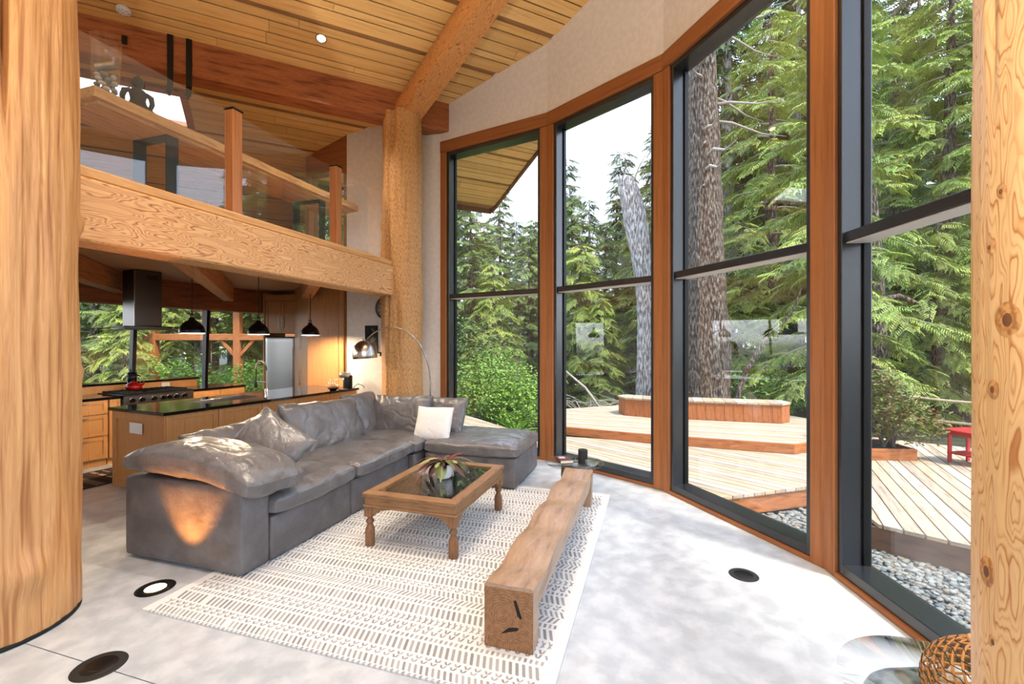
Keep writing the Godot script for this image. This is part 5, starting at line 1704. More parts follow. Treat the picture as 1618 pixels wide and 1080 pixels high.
func build_lamps() -> void:
	# arc lamp
	var o := thing("arc_floor_lamp", "brushed metal arc floor lamp with a domed shade behind the sofa", "floor lamp", Vector3(-3.075, 0, -5.90))
	part(o, "base", lathe(prof([0.0, 0.0, 0.12, 0.0, 0.125, 0.01, 0.12, 0.03, 0.0, 0.034]), 36), M.steel_dark)
	part(o, "pole", tube([Vector3(0, 0.03, 0), Vector3(0, 1.06, 0)], 0.016, 14), M.lamp_metal)
	var arc := [[-3.075, 1.054, -5.90], [-3.092, 1.244, -5.89], [-3.144, 1.469, -5.86], [-3.23, 1.65, -5.82], [-3.333, 1.767, -5.775], [-3.454, 1.84, -5.729], [-3.592, 1.862, -5.685], [-3.721, 1.84, -5.645], [-3.833, 1.776, -5.61], [-3.919, 1.695, -5.583]]
	var c := Curve3D.new()
	for i in arc.size():
		var q := Vector3(arc[i][0], arc[i][1], arc[i][2]) - o.position
		var a0 = arc[maxi(i - 1, 0)]
		var a1 = arc[mini(i + 1, arc.size() - 1)]
		var tn := Vector3(a1[0] - a0[0], a1[1] - a0[1], a1[2] - a0[2]) / 6.0
		c.add_point(q, -tn, tn)
	var pts := []
	for i in 41: pts.append(c.sample_baked(c.get_baked_length() * i / 40.0))
	part(o, "arc", tube(pts, 0.0095, 12), M.lamp_metal)
	var shade_at := Vector3(-3.945, 1.415, -5.575) - o.position
	var tl := Basis(Vector3(0.3, 0, 0.95).normalized(), deg_to_rad(4))
	var sh := part(o, "shade", lathe(prof([0.158, 0.0, 0.166, 0.0, 0.170, 0.03, 0.170, 0.075, 0.160, 0.135, 0.135, 0.19, 0.095, 0.23, 0.05, 0.252, 0.022, 0.256, 0.0, 0.257]), 48), M.lamp_metal, shade_at, tl)
	part(sh, "shade_lining", lathe(prof([0.0, 0.25, 0.05, 0.245, 0.092, 0.224, 0.13, 0.185, 0.154, 0.132, 0.163, 0.075, 0.160, 0.0]), 48), M.white_ceramic)
	part(sh, "finial", lathe(prof([0.0, 0.25, 0.022, 0.252, 0.024, 0.275, 0.014, 0.285, 0.0, 0.288]), 18), M.lamp_metal)

	# lit floor uplight by the sofa
	var u := thing("floor_uplight", "lit round black-rimmed floor uplight beside the sofa arm", "uplight", Vector3(-3.197, 0, -2.20))
	part(u, "rim", lathe(prof([0.062, 0.0, 0.110, 0.0, 0.113, 0.002, 0.110, 0.004, 0.064, 0.005, 0.060, 0.001]), 48), M.black_metal)
	part(u, "lamp_lens", lathe(prof([0.0, 0.0035, 0.055, 0.0035, 0.062, 0.0015]), 32), M.uplight_glow)
	part(u, "screw", lathe(prof([0.0, 0.006, 0.006, 0.006, 0.006, 0.004]), 10), M.steel_dark, Vector3(0.088, 0, -0.02))
	var l := SpotLight3D.new()
	l.name = "uplight_beam"
	l.light_color = Color(1.0, 0.62, 0.27)
	l.light_energy = 0.5
	l.light_size = 0.04
	l.spot_angle = 34.0
	l.spot_angle_attenuation = 0.6
	l.spot_range = 12.0
	l.shadow_enabled = true
	u.add_child(l)
	l.position = Vector3(0, 0.02, 0)
	l.rotation_degrees = Vector3(66, 0, 0)
	# two unseen uplights added behind the camera to brighten the ceiling
	for q in [[-2.75, 0.75, "added unseen floor uplight behind the big honey log"], [-0.15, 0.85, "added unseen floor uplight at the foot of the curved window wall"]]:
		var v := thing("floor_uplight", q[2], "uplight", Vector3(q[0], 0, q[1]))
		part(v, "rim", lathe(prof([0.062, 0.0, 0.110, 0.0, 0.113, 0.002, 0.110, 0.004, 0.064, 0.005, 0.060, 0.001]), 48), M.black_metal)
		part(v, "lamp_lens", lathe(prof([0.0, 0.0035, 0.055, 0.0035, 0.062, 0.0015]), 32), M.uplight_glow)
		var lu := SpotLight3D.new()
		lu.name = "uplight_beam"
		lu.light_color = Color(1.0, 0.95, 0.88)
		lu.light_energy = 7.0
		lu.light_size = 0.05
		lu.spot_angle = 62.0
		lu.spot_angle_attenuation = 0.8
		lu.spot_range = 14.0
		lu.shadow_enabled = true
		v.add_child(lu)
		lu.position = Vector3(0, 0.02, 0)
		lu.rotation_degrees = Vector3(90, 0, 0)
	for q in [[-2.70, -1.585, 0.115, "round black floor outlet cover near the big honey log"], [0.599, -3.572, 0.098, "round black floor outlet cover near the tall windows"]]:
		var f := thing("floor_outlet", q[3], "floor outlet", Vector3(q[0], 0, q[1]), 0.4)
		var rr: float = q[2]
		part(f, "plate", lathe(prof([0.0, 0.004, rr - 0.01, 0.004, rr - 0.003, 0.003, rr, 0.0]), 48), M.charcoal)
		part(f, "lid", lathe(prof([0.0, 0.0065, rr * 0.62, 0.0065, rr * 0.66, 0.004]), 40), M.black_metal)
		part(f, "finger_slot", box(0.045, 0.002, 0.012, 0.001), M.reveal_dark, Vector3(0.0, 0.0068, rr * 0.42))

# ---------------------------------------------------------------- outdoors
func strips(parent: Node3D, poly: PackedVector2Array, width: float, gap: float, y0: float, y1: float, mats: Array, called: String, cut: Array = []) -> void:
	# boards run along the parent's x axis; the outline is given in world (x, z)
	var inv := parent.transform.affine_inverse()
	var lp := PackedVector2Array()
	var lo := 1e9
	var hi := -1e9
	for v in poly:
		var w: Vector3 = inv * Vector3(v.x, parent.position.y, v.y)
		lp.append(Vector2(w.x, w.z))
		lo = minf(lo, w.z); hi = maxf(hi, w.z)
	var shapes := [lp]
	for c in cut:
		var lc := PackedVector2Array()
		for v in c:
			var w: Vector3 = inv * Vector3(v.x, parent.position.y, v.y)
			lc.append(Vector2(w.x, w.z))
		var nxt := []
		for s in shapes: nxt.append_array(Geometry2D.clip_polygons(s, lc))
		shapes = nxt
	var z := lo
	var i := 0
	while z < hi:
		for s in shapes:
			for piece in Geometry2D.intersect_polygons(s, V2([-60, z, 60, z, 60, z + width, -60, z + width])):
				if Geometry2D.triangulate_polygon(piece).is_empty(): continue
				part(parent, called, prism(piece, y0, y1), mats[(i * 7 + 3) % mats.size()])
		z += width + gap
		i += 1

func along(dx: float, dz: float, at: Vector3) -> Transform3D:
	var x := Vector3(dx, 0, dz).normalized()
	return Transform3D(Basis(x, Vector3.UP, x.cross(Vector3.UP)), at)

func build_outside() -> void:
	var g := structure("ground", "dark forest floor around the house")
	part(g, "soil", box(160, 0.3, 160, 0.0), M.forest_soil, Vector3(-5, -0.75, -30))
	var house := PackedVector2Array()
	for p in P: house.append(p)
	house.append_array(V2([-9.4, 2.0, -9.0, -3.0, -8.2, -8.4, -6.5, -8.8]))
	house = Geometry2D.offset_polygon(house, 0.24)[0]
	var wood4 := [M.deck_board0, M.deck_board1, M.deck_board2, M.deck_board3]
	var plat := V2([-1.58, -8.49, -0.05, -8.24, 2.06, -8.11, 2.62, -8.60, 3.15, -10.7, 2.2, -12.0, -0.6, -12.0, -2.2, -10.6, -2.1, -9.1])
	# main deck
	var d := structure("deck", "weathered pale cedar deck outside the tall windows", along(0.844, 0.536, Vector3(0, -0.10, -7)))
	var main := V2([-5.6, -7.2, -5.6, -11.2, -4.36, -10.12, -2.2, -8.25, -1.58, -8.35, 2.3, -8.35, 2.02, -6.52, 1.76, -6.34, 0.615, -5.54, 0.3, -5.0, -1.4, -5.5, -5.0, -6.2])
	strips(d, main, 0.130, 0.014, -0.035, 0.0, wood4, "board", [house, plat])
	var rim := structure("deck_fascia", "orange cedar fascia board at the end of the main deck", facet(Vector2(0.50, -5.47), Vector2(2.06, -6.56)))
	part(rim, "board", box(1.90, 0.21, 0.035, 0.004), M.cedar_face, Vector3(0.95, -0.245, -0.035))
	part(rim, "post", box(0.09, 0.32, 0.09, 0.004), M.fascia_dark, Vector3(1.55, -0.46, -0.12))
	# right deck
	var rd := structure("deck", "pale cedar deck boards by the planter and red table", along(0.204, -0.979, Vector3(4, -0.10, -7)))
	var right := V2([2.05, -5.23, 2.02, -6.52, 2.3, -8.36, 2.62, -8.62, 3.1, -10.4, 4.3, -9.75, 6.8, -8.7, 7.2, -2.6, 2.61, -4.91])
	strips(rd, right, 0.130, 0.014, -0.035, 0.0, wood4, "board", [plat])
	var rim2 := structure("deck_fascia", "dark fascia board along the gravel strip", facet(Vector2(1.95, -5.28), Vector2(6.0, -2.95)))
	part(rim2, "board", box(4.7, 0.22, 0.04, 0.004), M.fascia_dark, Vector3(2.35, -0.247, -0.03))
	# raised octagonal platform
	var pf := structure("deck_platform", "raised many-sided cedar platform on the deck", along(0.95, 0.05, Vector3(0.4, 0.06, -10)))
	strips(pf, plat, 0.132, 0.006, -0.03, 0.0, wood4, "board")
	for i in plat.size():
		var a := plat[i]
		var b := plat[(i + 1) % plat.size()]
		var L := a.distance_to(b)
		var f := facet(a, b)
		var lt := pf.transform.affine_inverse() * f
		var sgn := -1.0
		part(pf, "riser", box(L + 0.02, 0.150, 0.028, 0.003), M.cedar_face, lt * Vector3(L * 0.5, -0.020, sgn * -0.015), lt.basis)
	# bench on the platform
	var front := [Vector2(-0.78, -10.45), Vector2(-0.62, -10.13), Vector2(-0.05, -9.97), Vector2(2.36, -10.03), Vector2(2.56, -10.30)]
	var back := [Vector2(2.45, -10.62), Vector2(-0.10, -10.55), Vector2(-0.62, -10.72)]
	var bn := thing("deck_bench", "low cedar box bench with pale plank top on the raised platform", "bench", Vector3(0.9, 0.06, -10.3))
	var bp := PackedVector2Array()
	for v in front: bp.append(v - Vector2(0.9, -10.3))
	for v in back: bp.append(v - Vector2(0.9, -10.3))
	var ins: PackedVector2Array = Geometry2D.offset_polygon(bp, -0.045)[0]
	part(bn, "core", prism(ins, 0.0, 0.355), M.fascia_dark)
	var top: PackedVector2Array = Geometry2D.offset_polygon(bp, 0.02)[0]
	var x := -1.75
	var ti := 0
	while x < 1.75:
		for piece in Geometry2D.intersect_polygons(top, V2([x, -1, x + 0.19, -1, x + 0.19, 1, x, 1])):
			part(bn, "top_plank", prism(piece, 0.357, 0.392), wood4[ti % 4])
		x += 0.2
		ti += 1
	for i in front.size() - 1:
		var a: Vector2 = front[i]
		var b: Vector2 = front[i + 1]
		var L := a.distance_to(b)
		var n := maxi(1, roundi(L / 0.172))
		var f := facet(a, b)
		for k in n:
			part(bn, "front_board", box(L / n - 0.004, 0.352, 0.024, 0.003), M.cedar_upright, f.origin - bn.position + Vector3(0, 0.06, 0) + f.basis * Vector3(L * (k + 0.5) / n, 0.178, -0.014), f.basis)

	# gravel
	var gv := MultiMeshInstance3D.new()
	gv.name = "gravel"
	var mm := MultiMesh.new()
	mm.transform_format = MultiMesh.TRANSFORM_3D
	mm.use_colors = true
	mm.mesh = stone_mesh()
	var spots := []
	var r := RandomNumberGenerator.new()
	r.seed = 14
	var bed := V2([0.2, -5.1, 1.35, -3.85, 1.88, -1.8, 1.8, 0.2, 4.0, 0.0, 4.4, -3.9, 2.6, -4.95, 2.05, -5.3, 2.0, -6.5, 0.7, -5.6])
	while spots.size() < 15000:
		var q := Vector2(r.randf_range(0.2, 4.4), r.randf_range(-6.5, 0.2))
		if q.y > -1.2 and r.randf() < 0.8: continue
		if Geometry2D.is_point_in_polygon(q, bed): spots.append(q)
	mm.instance_count = spots.size()
	for i in spots.size():
		var s := r.randf_range(0.012, 0.026)
		var b := Basis.from_euler(Vector3(r.randf() * 6, r.randf() * 6, r.randf() * 6)).scaled(Vector3(s * 1.3, s * 0.85, s))
		mm.set_instance_transform(i, Transform3D(b, Vector3(spots[i].x, -0.375 + r.randf_range(-0.012, 0.018), spots[i].y)))
		var t := r.randf()
		var c := Color(0.09, 0.11, 0.115).lerp(Color(0.25, 0.262, 0.25), t) if r.randf() < 0.8 else Color(0.19, 0.16, 0.12)
		mm.set_instance_color(i, c)
	gv.multimesh = mm
	gv.material_override = M.gravel_stone
	add_child(gv)
	tag(gv, "grey gravel strip between the windows and the deck", "gravel", "", "stuff")
	var gb := part(self, "ground_bed", prism(bed, -0.60, -0.385), M.stone_b)
	tag(gb, "grey grit bed under the gravel strip", "", "", "structure")
	gb.name = "ground_gravel_bed"

	# red side table
	var rt := thing("red_side_table", "red painted wooden side table on the deck", "side table", Vector3(4.32, -0.10, -8.20), 0.5)
	for k in 3:
		part(rt, "top_slat", box(0.16, 0.022, 0.44, 0.006), M.red_paint, Vector3(-0.165 + 0.165 * k, 0.475, 0))
	for sx in [-1, 1]:
		for sz in [-1, 1]:
			part(rt, "leg", box(0.06, 0.462, 0.024, 0.004), M.red_paint, Vector3(sx * 0.17, 0.231, sz * 0.15))
		part(rt, "top_rail", box(0.022, 0.06, 0.34, 0.003), M.red_paint, Vector3(sx * 0.17, 0.432, 0))
	for k in 3:
		part(rt, "shelf_slat", box(0.12, 0.02, 0.36, 0.004), M.red_paint, Vector3(-0.125 + 0.125 * k, 0.14, 0))
	# rope rail
	for q in [[0.69, "upper rope rail strung beyond the red side table"], [0.33, "lower rope rail strung beyond the red side table"]]:
		var pts := []
		for k in 25:
			var t := k / 24.0
			pts.append(Vector3(lerpf(4.15, 7.5, t), q[0] - 0.05 * sin(PI * fmod(t * 2.0, 1.0)), lerpf(-10.1, -7.9, t)))
		tag(part(self, "rope_rail", tube(pts, 0.020, 8), M.rope), q[1], "rope")
	for t in [0.0, 0.5, 1.0]:
		var po := part(self, "rail_post", box(0.10, 1.0, 0.10, 0.008), M.fascia_dark, Vector3(lerpf(4.15, 7.5, t), 0.36, lerpf(-10.1, -7.9, t) - 0.11))
		tag(po, ["dark timber rail post behind the shrub", "dark timber post in the middle of the rope rail", "dark timber post at the end of the rope rail"][int(t * 2)], "post")
	# planter
	var pb := thing("planter_box", "low cedar planter box holding the red-tipped shrub", "planter", Vector3(3.25, -0.10, -8.45), 0.25)
	for s in [-1, 1]:
		part(pb, "side_board", box(0.72, 0.17, 0.03, 0.004), M.cedar_face, Vector3(0, 0.085, s * 0.345))
		part(pb, "side_board", box(0.03, 0.17, 0.66, 0.004), M.cedar_face, Vector3(s * 0.345, 0.085, 0))
	part(pb, "soil", box(0.66, 0.03, 0.66, 0.0), M.soil, Vector3(0, 0.13, 0))
	bush("leafy_shrub", "bushy shrub with red-tipped leaves in the planter box", Vector3(3.40, 0.04, -8.45), [[Vector3(0, 0.60, 0), Vector3(0.62, 0.60, 0.55)], [Vector3(0.28, 0.38, 0.1), Vector3(0.5, 0.36, 0.5)], [Vector3(-0.15, 0.86, 0), Vector3(0.42, 0.42, 0.42)]], 3600, 0.055, M.leaf_shrub, 5, [Color(0.8, 0.9, 0.5), Color(1.6, 0.62, 0.5), Color(0.7, 1.0, 0.6), Color(1.1, 1.1, 0.7)])
	# bushes beyond the deck, by the first window
	bush("bright_bush", "bright green leafy bush at the edge of the deck, beside the house", Vector3(-4.15, -0.5, -10.75), [[Vector3(0, 0.9, 0), Vector3(1.3, 1.1, 1.0)], [Vector3(0.8, 0.6, 0.2), Vector3(0.9, 0.8, 0.8)]], 5200, 0.075, M.leaf_bush, 6, [Color(1, 1, 0.9), Color(1.25, 1.15, 0.9), Color(0.7, 0.85, 0.7)])
	bush("bright_bush", "bright green leafy bush behind the fern", Vector3(-3.3, -0.5, -11.5), [[Vector3(0, 0.75, 0), Vector3(1.0, 0.9, 0.9)], [Vector3(-0.9, 1.15, -0.6), Vector3(1.2, 1.1, 0.9)]], 5200, 0.075, M.leaf_bush, 7, [Color(1, 1, 0.9), Color(1.2, 1.1, 0.9), Color(0.65, 0.8, 0.7)])
	bush("bright_bush", "tall green bush rising behind the other bushes by the deck", Vector3(-5.4, -0.5, -12.6), [[Vector3(0, 1.5, 0), Vector3(1.8, 1.6, 1.2)]], 4200, 0.085, M.leaf_bush_dark, 8, [Color(1, 1, 1), Color(1.4, 1.3, 1), Color(0.8, 0.9, 0.8)])
	bush("laurel_bush", "glossy green laurel bush behind the platform bench", Vector3(2.55, -0.4, -12.4), [[Vector3(0, 0.75, 0), Vector3(1.1, 0.75, 0.8)], [Vector3(-0.9, 0.9, 0.1), Vector3(0.7, 0.6, 0.6)]], 3200, 0.10, M.leaf_bush, 9, [Color(1, 1, 0.9), Color(0.75, 0.9, 0.8), Color(0.5, 0.7, 0.6)])
	bush("olive_bush", "dry olive bush against the big trunk", Vector3(0.7, -0.4, -12.1), [[Vector3(0, 0.7, 0), Vector3(0.8, 0.8, 0.6)]], 1800, 0.07, M.leaf_shrub, 10, [Color(0.8, 0.8, 0.6), Color(0.6, 0.6, 0.5)])
	# kitchen side
	bush("bright_bush", "sunlit yellow-green bush outside the kitchen window", Vector3(-11.4, -0.5, -8.4), [[Vector3(0, 1.0, 0), Vector3(1.4, 0.95, 1.2)], [Vector3(1.0, 0.9, -1.2), Vector3(1.2, 0.9, 1.0)]], 4600, 0.08, M.leaf_fern, 11, [Color(1.1, 1.1, 0.9), Color(1.4, 1.3, 1.0), Color(0.8, 0.9, 0.7)])
	fern(Vector3(-3.05, -0.45, -9.95))
	# timber pavilion beyond the kitchen
	pavilion()
	build_forest()

func stone_mesh() -> ArrayMesh:
	var st := new_st()
	st.set_smooth_group(0)
	var t := (1.0 + sqrt(5.0)) / 2.0
	var v := []
	for q in [[-1, t, 0], [1, t, 0], [-1, -t, 0], [1, -t, 0], [0, -1, t], [0, 1, t], [0, -1, -t], [0, 1, -t], [t, 0, -1], [t, 0, 1], [-t, 0, -1], [-t, 0, 1]]:
		v.append(Vector3(q[0], q[1], q[2]).normalized())
	for f in [[0, 11, 5], [0, 5, 1], [0, 1, 7], [0, 7, 10], [0, 10, 11], [1, 5, 9], [5, 11, 4], [11, 10, 2], [10, 7, 6], [7, 1, 8], [3, 9, 4], [3, 4, 2], [3, 2, 6], [3, 6, 8], [3, 8, 9], [4, 9, 5], [2, 4, 11], [6, 2, 10], [8, 6, 7], [9, 8, 1]]:
		face(st, [v[f[0]], v[f[1]], v[f[2]]], Vector3.ZERO, 0)
	return done(st)

func scatter(parent: Node3D, called: String, mesh: Mesh, m: Material, xs: Array, cols: Array) -> MultiMeshInstance3D:
	var mi := MultiMeshInstance3D.new()
	mi.name = called
	var mm := MultiMesh.new()
	mm.transform_format = MultiMesh.TRANSFORM_3D
	mm.use_colors = true
	mm.mesh = mesh
	mm.instance_count = xs.size()
	for i in xs.size():
		mm.set_instance_transform(i, xs[i])
		mm.set_instance_color(i, cols[i])
	mi.multimesh = mm
	mi.material_override = m
	mi.set_meta("kind", "stuff")
	parent.add_child(mi, true)
	return mi

# folded leaf along +x, unit length
func leaf_mesh() -> ArrayMesh:
	if not mesh_cache.has("leaf"):
		var st := new_st()
		st.set_smooth_group(-1)
		var q := [Vector3(0, 0, 0), Vector3(0.35, 0.03, 0.24), Vector3(0.75, 0, 0.17), Vector3(1, -0.08, 0), Vector3(0.75, 0, -0.17), Vector3(0.35, 0.03, -0.24)]
		var mid := Vector3(0.5, -0.05, 0)
		for i in 6:
			for v in [mid, q[i], q[(i + 1) % 6]]: st.add_vertex(v)
		mesh_cache["leaf"] = done(st)
	return mesh_cache["leaf"]

func bush(called: String, label: String, at: Vector3, lumps: Array, n: int, size: float, m: Material, seed_: int, tints: Array) -> void:
	var o := thing(called, label, "bush", at, 0.0, "bushes around the deck")
	var r := RandomNumberGenerator.new()
	r.seed = seed_
	var nz := FastNoiseLite.new()
	nz.seed = seed_
	nz.frequency = 1.8
	var st := new_st()
	for k in 14:
		var l: Array = lumps[k % lumps.size()]
		var a := r.randf() * TAU
		var e: Vector3 = l[0] + l[1] * Vector3(cos(a) * 0.8, r.randf_range(0.0, 0.8), sin(a) * 0.8)
		add_tube(st, [Vector3(r.randf_range(-0.1, 0.1), 0, r.randf_range(-0.1, 0.1)), (e * 0.5) + Vector3(0, 0.1, 0), e], [0.014, 0.009, 0.004], 5, false)
	part(o, "stems", done(st), M.twig)
	var xs := []
	var cols := []
	var tries := 0
	while xs.size() < n and tries < n * 6:
		tries += 1
		var l: Array = lumps[r.randi() % lumps.size()]
		var d := Vector3(r.randfn(), r.randfn(), r.randfn()).normalized()
		var rr := pow(r.randf(), 0.28)
		var p: Vector3 = l[0] + l[1] * d * rr * (0.82 + 0.35 * nz.get_noise_3dv(d * 2.0 + l[0]))
		if p.y < 0.05 or nz.get_noise_3dv(p * 1.6) < -0.30: continue
		var b := Basis(Vector3.UP, r.randf() * TAU) * Basis(Vector3.BACK, r.randf_range(-0.7, 0.7)) * Basis(Vector3.RIGHT, r.randf_range(-0.8, 0.8))
		xs.append(Transform3D(b.scaled(Vector3.ONE * size * r.randf_range(0.7, 1.4)), p))
		var c: Color = tints[r.randi() % tints.size()]
		var f := r.randf_range(0.75, 1.1)
		cols.append(Color(c.r * f, c.g * f, c.b * f))
	scatter(o, "leaves", leaf_mesh(), m, xs, cols)

func fern(at: Vector3) -> void:
	var o := thing("sword_fern", "bright sword fern at the edge of the deck", "fern", at)
	for k in 22:
		var a := k * 2.4
		part(o, "frond", fern_frond(), M.leaf_fern, Vector3.ZERO, Basis(Vector3.UP, a) * Basis(Vector3.BACK, 0.75 + 0.35 * sin(k * 1.7)) * Basis.from_scale(Vector3.ONE * (0.85 + 0.25 * sin(k * 3.1))))

func fern_frond() -> ArrayMesh:
	if not mesh_cache.has("fern"):
		var st := new_st()
		st.set_smooth_group(-1)
		st.set_color(Color.WHITE)
		for i in 18:
			var t := (i + 1) / 19.0
			var p := Vector3(t * 0.95, -0.45 * t * t, 0)
			var l := 0.11 * sin(PI * minf(1.0, 0.18 + t * 0.82))
			for s in [-1.0, 1.0]:
				for v in [p, p + Vector3(0.022, 0, s * l * 0.4), p + Vector3(0.02, -0.01, s * l), p, p + Vector3(0.02, -0.01, s * l), p + Vector3(-0.018, 0, s * l * 0.4)]: st.add_vertex(v)
		mesh_cache["fern"] = done(st)
	return mesh_cache["fern"]

func pavilion() -> void:
	var o := thing("timber_pavilion", "orange timber-frame pavilion outside the kitchen window", "pavilion", Vector3(-12.3, -0.5, -10.9), 0.30)
	for q in [[0.0, 0.0], [-2.6, 0.0], [2.4, 0.0], [0.0, -2.4], [-2.6, -2.4], [2.4, -2.4]]:
		part(o, "post", box(0.2, 3.25, 0.2, 0.01), M.cedar_upright, Vector3(q[0], 1.625, q[1]))
	for z in [0.0, -2.4]:
		part(o, "tie_beam", box(5.6, 0.20, 0.18, 0.01), M.cedar_face, Vector3(-0.1, 2.30, z + 0.0))
		part(o, "plate_beam", box(6.0, 0.22, 0.2, 0.01), M.cedar_face, Vector3(-0.1, 3.36, z))
		for x in [-2.6, 0.0, 2.4]:
			for s in [-1, 1]:
				if x == 0.0: part(o, "brace", box(0.70, 0.10, 0.10, 0.006), M.cedar_face, Vector3(x + s * 0.30, 1.98, z), Basis(Vector3.BACK, s * 0.85))
	for k in 8:
		part(o, "rafter", box(0.10, 0.16, 3.6, 0.006), M.cedar_face, Vector3(-2.9 + 0.8 * k, 3.62, -1.2), Basis(Vector3.RIGHT, -0.14))
	for k in 14:
		part(o, "roof_board", box(6.4, 0.025, 0.26, 0.003), M.cedar_face, Vector3(-0.1, 3.725 + (k - 6.5) * 0.2655 * sin(0.14), -1.2 + (k - 6.5) * 0.2655 * cos(0.14)), Basis(Vector3.RIGHT, -0.14))
	var d := structure("path_kitchen", "pale stone path outside the kitchen window")
	part(d, "paving", box(3.0, 0.08, 2.2, 0.01), M.stone_c, Vector3(-9.7, -0.42, -8.0))

# spray of conifer foliage along +x, unit length, hanging
func spray(k: int) -> ArrayMesh:
	var key := "spray%d" % k
	if mesh_cache.has(key): return mesh_cache[key]
	var st := new_st()
	st.set_smooth_group(-1)
	var r := RandomNumberGenerator.new()
	r.seed = 70 + k
	var n := 9
	for i in n:
		var t := (i + 0.6) / n
		var p := Vector3(t, -0.30 * t * t * (1.0 if k != 1 else 0.5), 0)
		var l := (0.34 if k == 0 else 0.26) * (1.0 - 0.72 * t) + 0.06
		for s in [-1.0, 1.0]:
			var tip := p + Vector3(0.16 + 0.05 * r.randf(), -0.10 - 0.07 * r.randf(), s * l)
			var m := p.lerp(tip, 0.5) + Vector3(0, 0.025, 0)
			var side := (tip - p).cross(Vector3.UP).normalized() * (0.038 if k != 2 else 0.05)
			for v in [p, m + side, tip, p, tip, m - side]: st.add_vertex(v)
			# twiglets
			var q := m + Vector3(0.09, -0.05, s * 0.01)
			for v in [m - side * 0.4, q + side * 0.7, m + side * 0.6]: st.add_vertex(v)
			var q2 := tip.lerp(m, 0.35) + Vector3(0.07, -0.09, 0)
			for v in [tip.lerp(m, 0.6), q2 + side * 0.6, tip]: st.add_vertex(v)
	for v in [Vector3(0.8, -0.2, -0.03), Vector3(1.06, -0.36, 0), Vector3(0.8, -0.2, 0.03)]: st.add_vertex(v)
	mesh_cache[key] = done(st)
	return mesh_cache[key]

# conifer: h tall, crown from y0, spread wide; dens = sprays per metre of branch
func conifer(called: String, h: float, y0: float, spread: float, tr: float, kind: int, seed_: int, n_branch: int, size: float, bright: float, pale_twigs := false) -> Node3D:
	var o := Node3D.new()
	o.name = numbered(called)
	add_child(o)
	var r := RandomNumberGenerator.new()
	r.seed = seed_
	var tp := []
	var trr := []
	for i in 13:
		var t := i / 12.0
		tp.append(Vector3(sin(t * 3.0 + seed_) * 0.10 * t, h * t, cos(t * 2.3 + seed_) * 0.10 * t))
		trr.append(tr * (pow(1.0 - t, 0.8) * 0.95 + 0.03) * (1.0 + 0.5 * maxf(0.0, 0.06 - t) / 0.06))
	part(o, "trunk", tube(tp, trr, 16), M.bark if seed_ % 3 else M.bark_grey)
	var bs := new_st()
	var xs := []
	var cols := []
	for b in n_branch:
		var t := (b + r.randf()) / n_branch
		var y := lerpf(y0, h * 0.985, pow(t, 0.92))
		var f := (y - y0) / (h - y0)
		var len := spread * (pow(1.0 - f, 0.75) * 0.9 + 0.10) * r.randf_range(0.65, 1.15) * minf(1.0, 0.55 + f * 4.0)
		var a := b * 2.399 + r.randf_range(-0.4, 0.4)
		var d := Vector3(cos(a), 0, sin(a))
		var rise := r.randf_range(0.05, 0.35) if kind != 0 else r.randf_range(-0.1, 0.25)
		var pts := []
		for i in 6:
			var u := i / 5.0
			pts.append(Vector3(0, y, 0) + d * len * u + Vector3.UP * len * (rise * u - (0.50 if kind == 0 else 0.38) * u * u))
		add_tube(bs, pts, [0.03 + 0.008 * len, 0.026, 0.02, 0.014, 0.008, 0.004], 5, false)
		var n := int(3 + len * 5.5 / size)
		for i in n:
			var u := 0.18 + 0.82 * (i + r.randf()) / n
			var k := mini(int(u * 5.0), 4)
			var p: Vector3 = pts[k].lerp(pts[k + 1], u * 5.0 - k)
			var side := (-1.0 if i % 2 else 1.0) * r.randf_range(0.25, 1.15)
			var bb := Basis(Vector3.UP, -a + side) * Basis(Vector3.BACK, r.randf_range(-0.55, 0.12)) * Basis(Vector3.RIGHT, r.randf_range(-0.5, 0.5))
			var s := size * r.randf_range(0.6, 1.15) * (1.0 - 0.3 * u)
			xs.append(Transform3D(bb.scaled(Vector3(s, s, s)), p))
			var v := bright * r.randf_range(0.62, 1.15)
			var warm := r.randf_range(0.9, 1.2)
			cols.append(Color(v * warm, v, v * r.randf_range(0.75, 1.0)))
	part(o, "branches", done(bs), M.twig_pale if pale_twigs else M.twig)
	scatter(o, "foliage", spray(kind % 3), M["needle%d" % (seed_ % 4)], xs, cols)
	return o

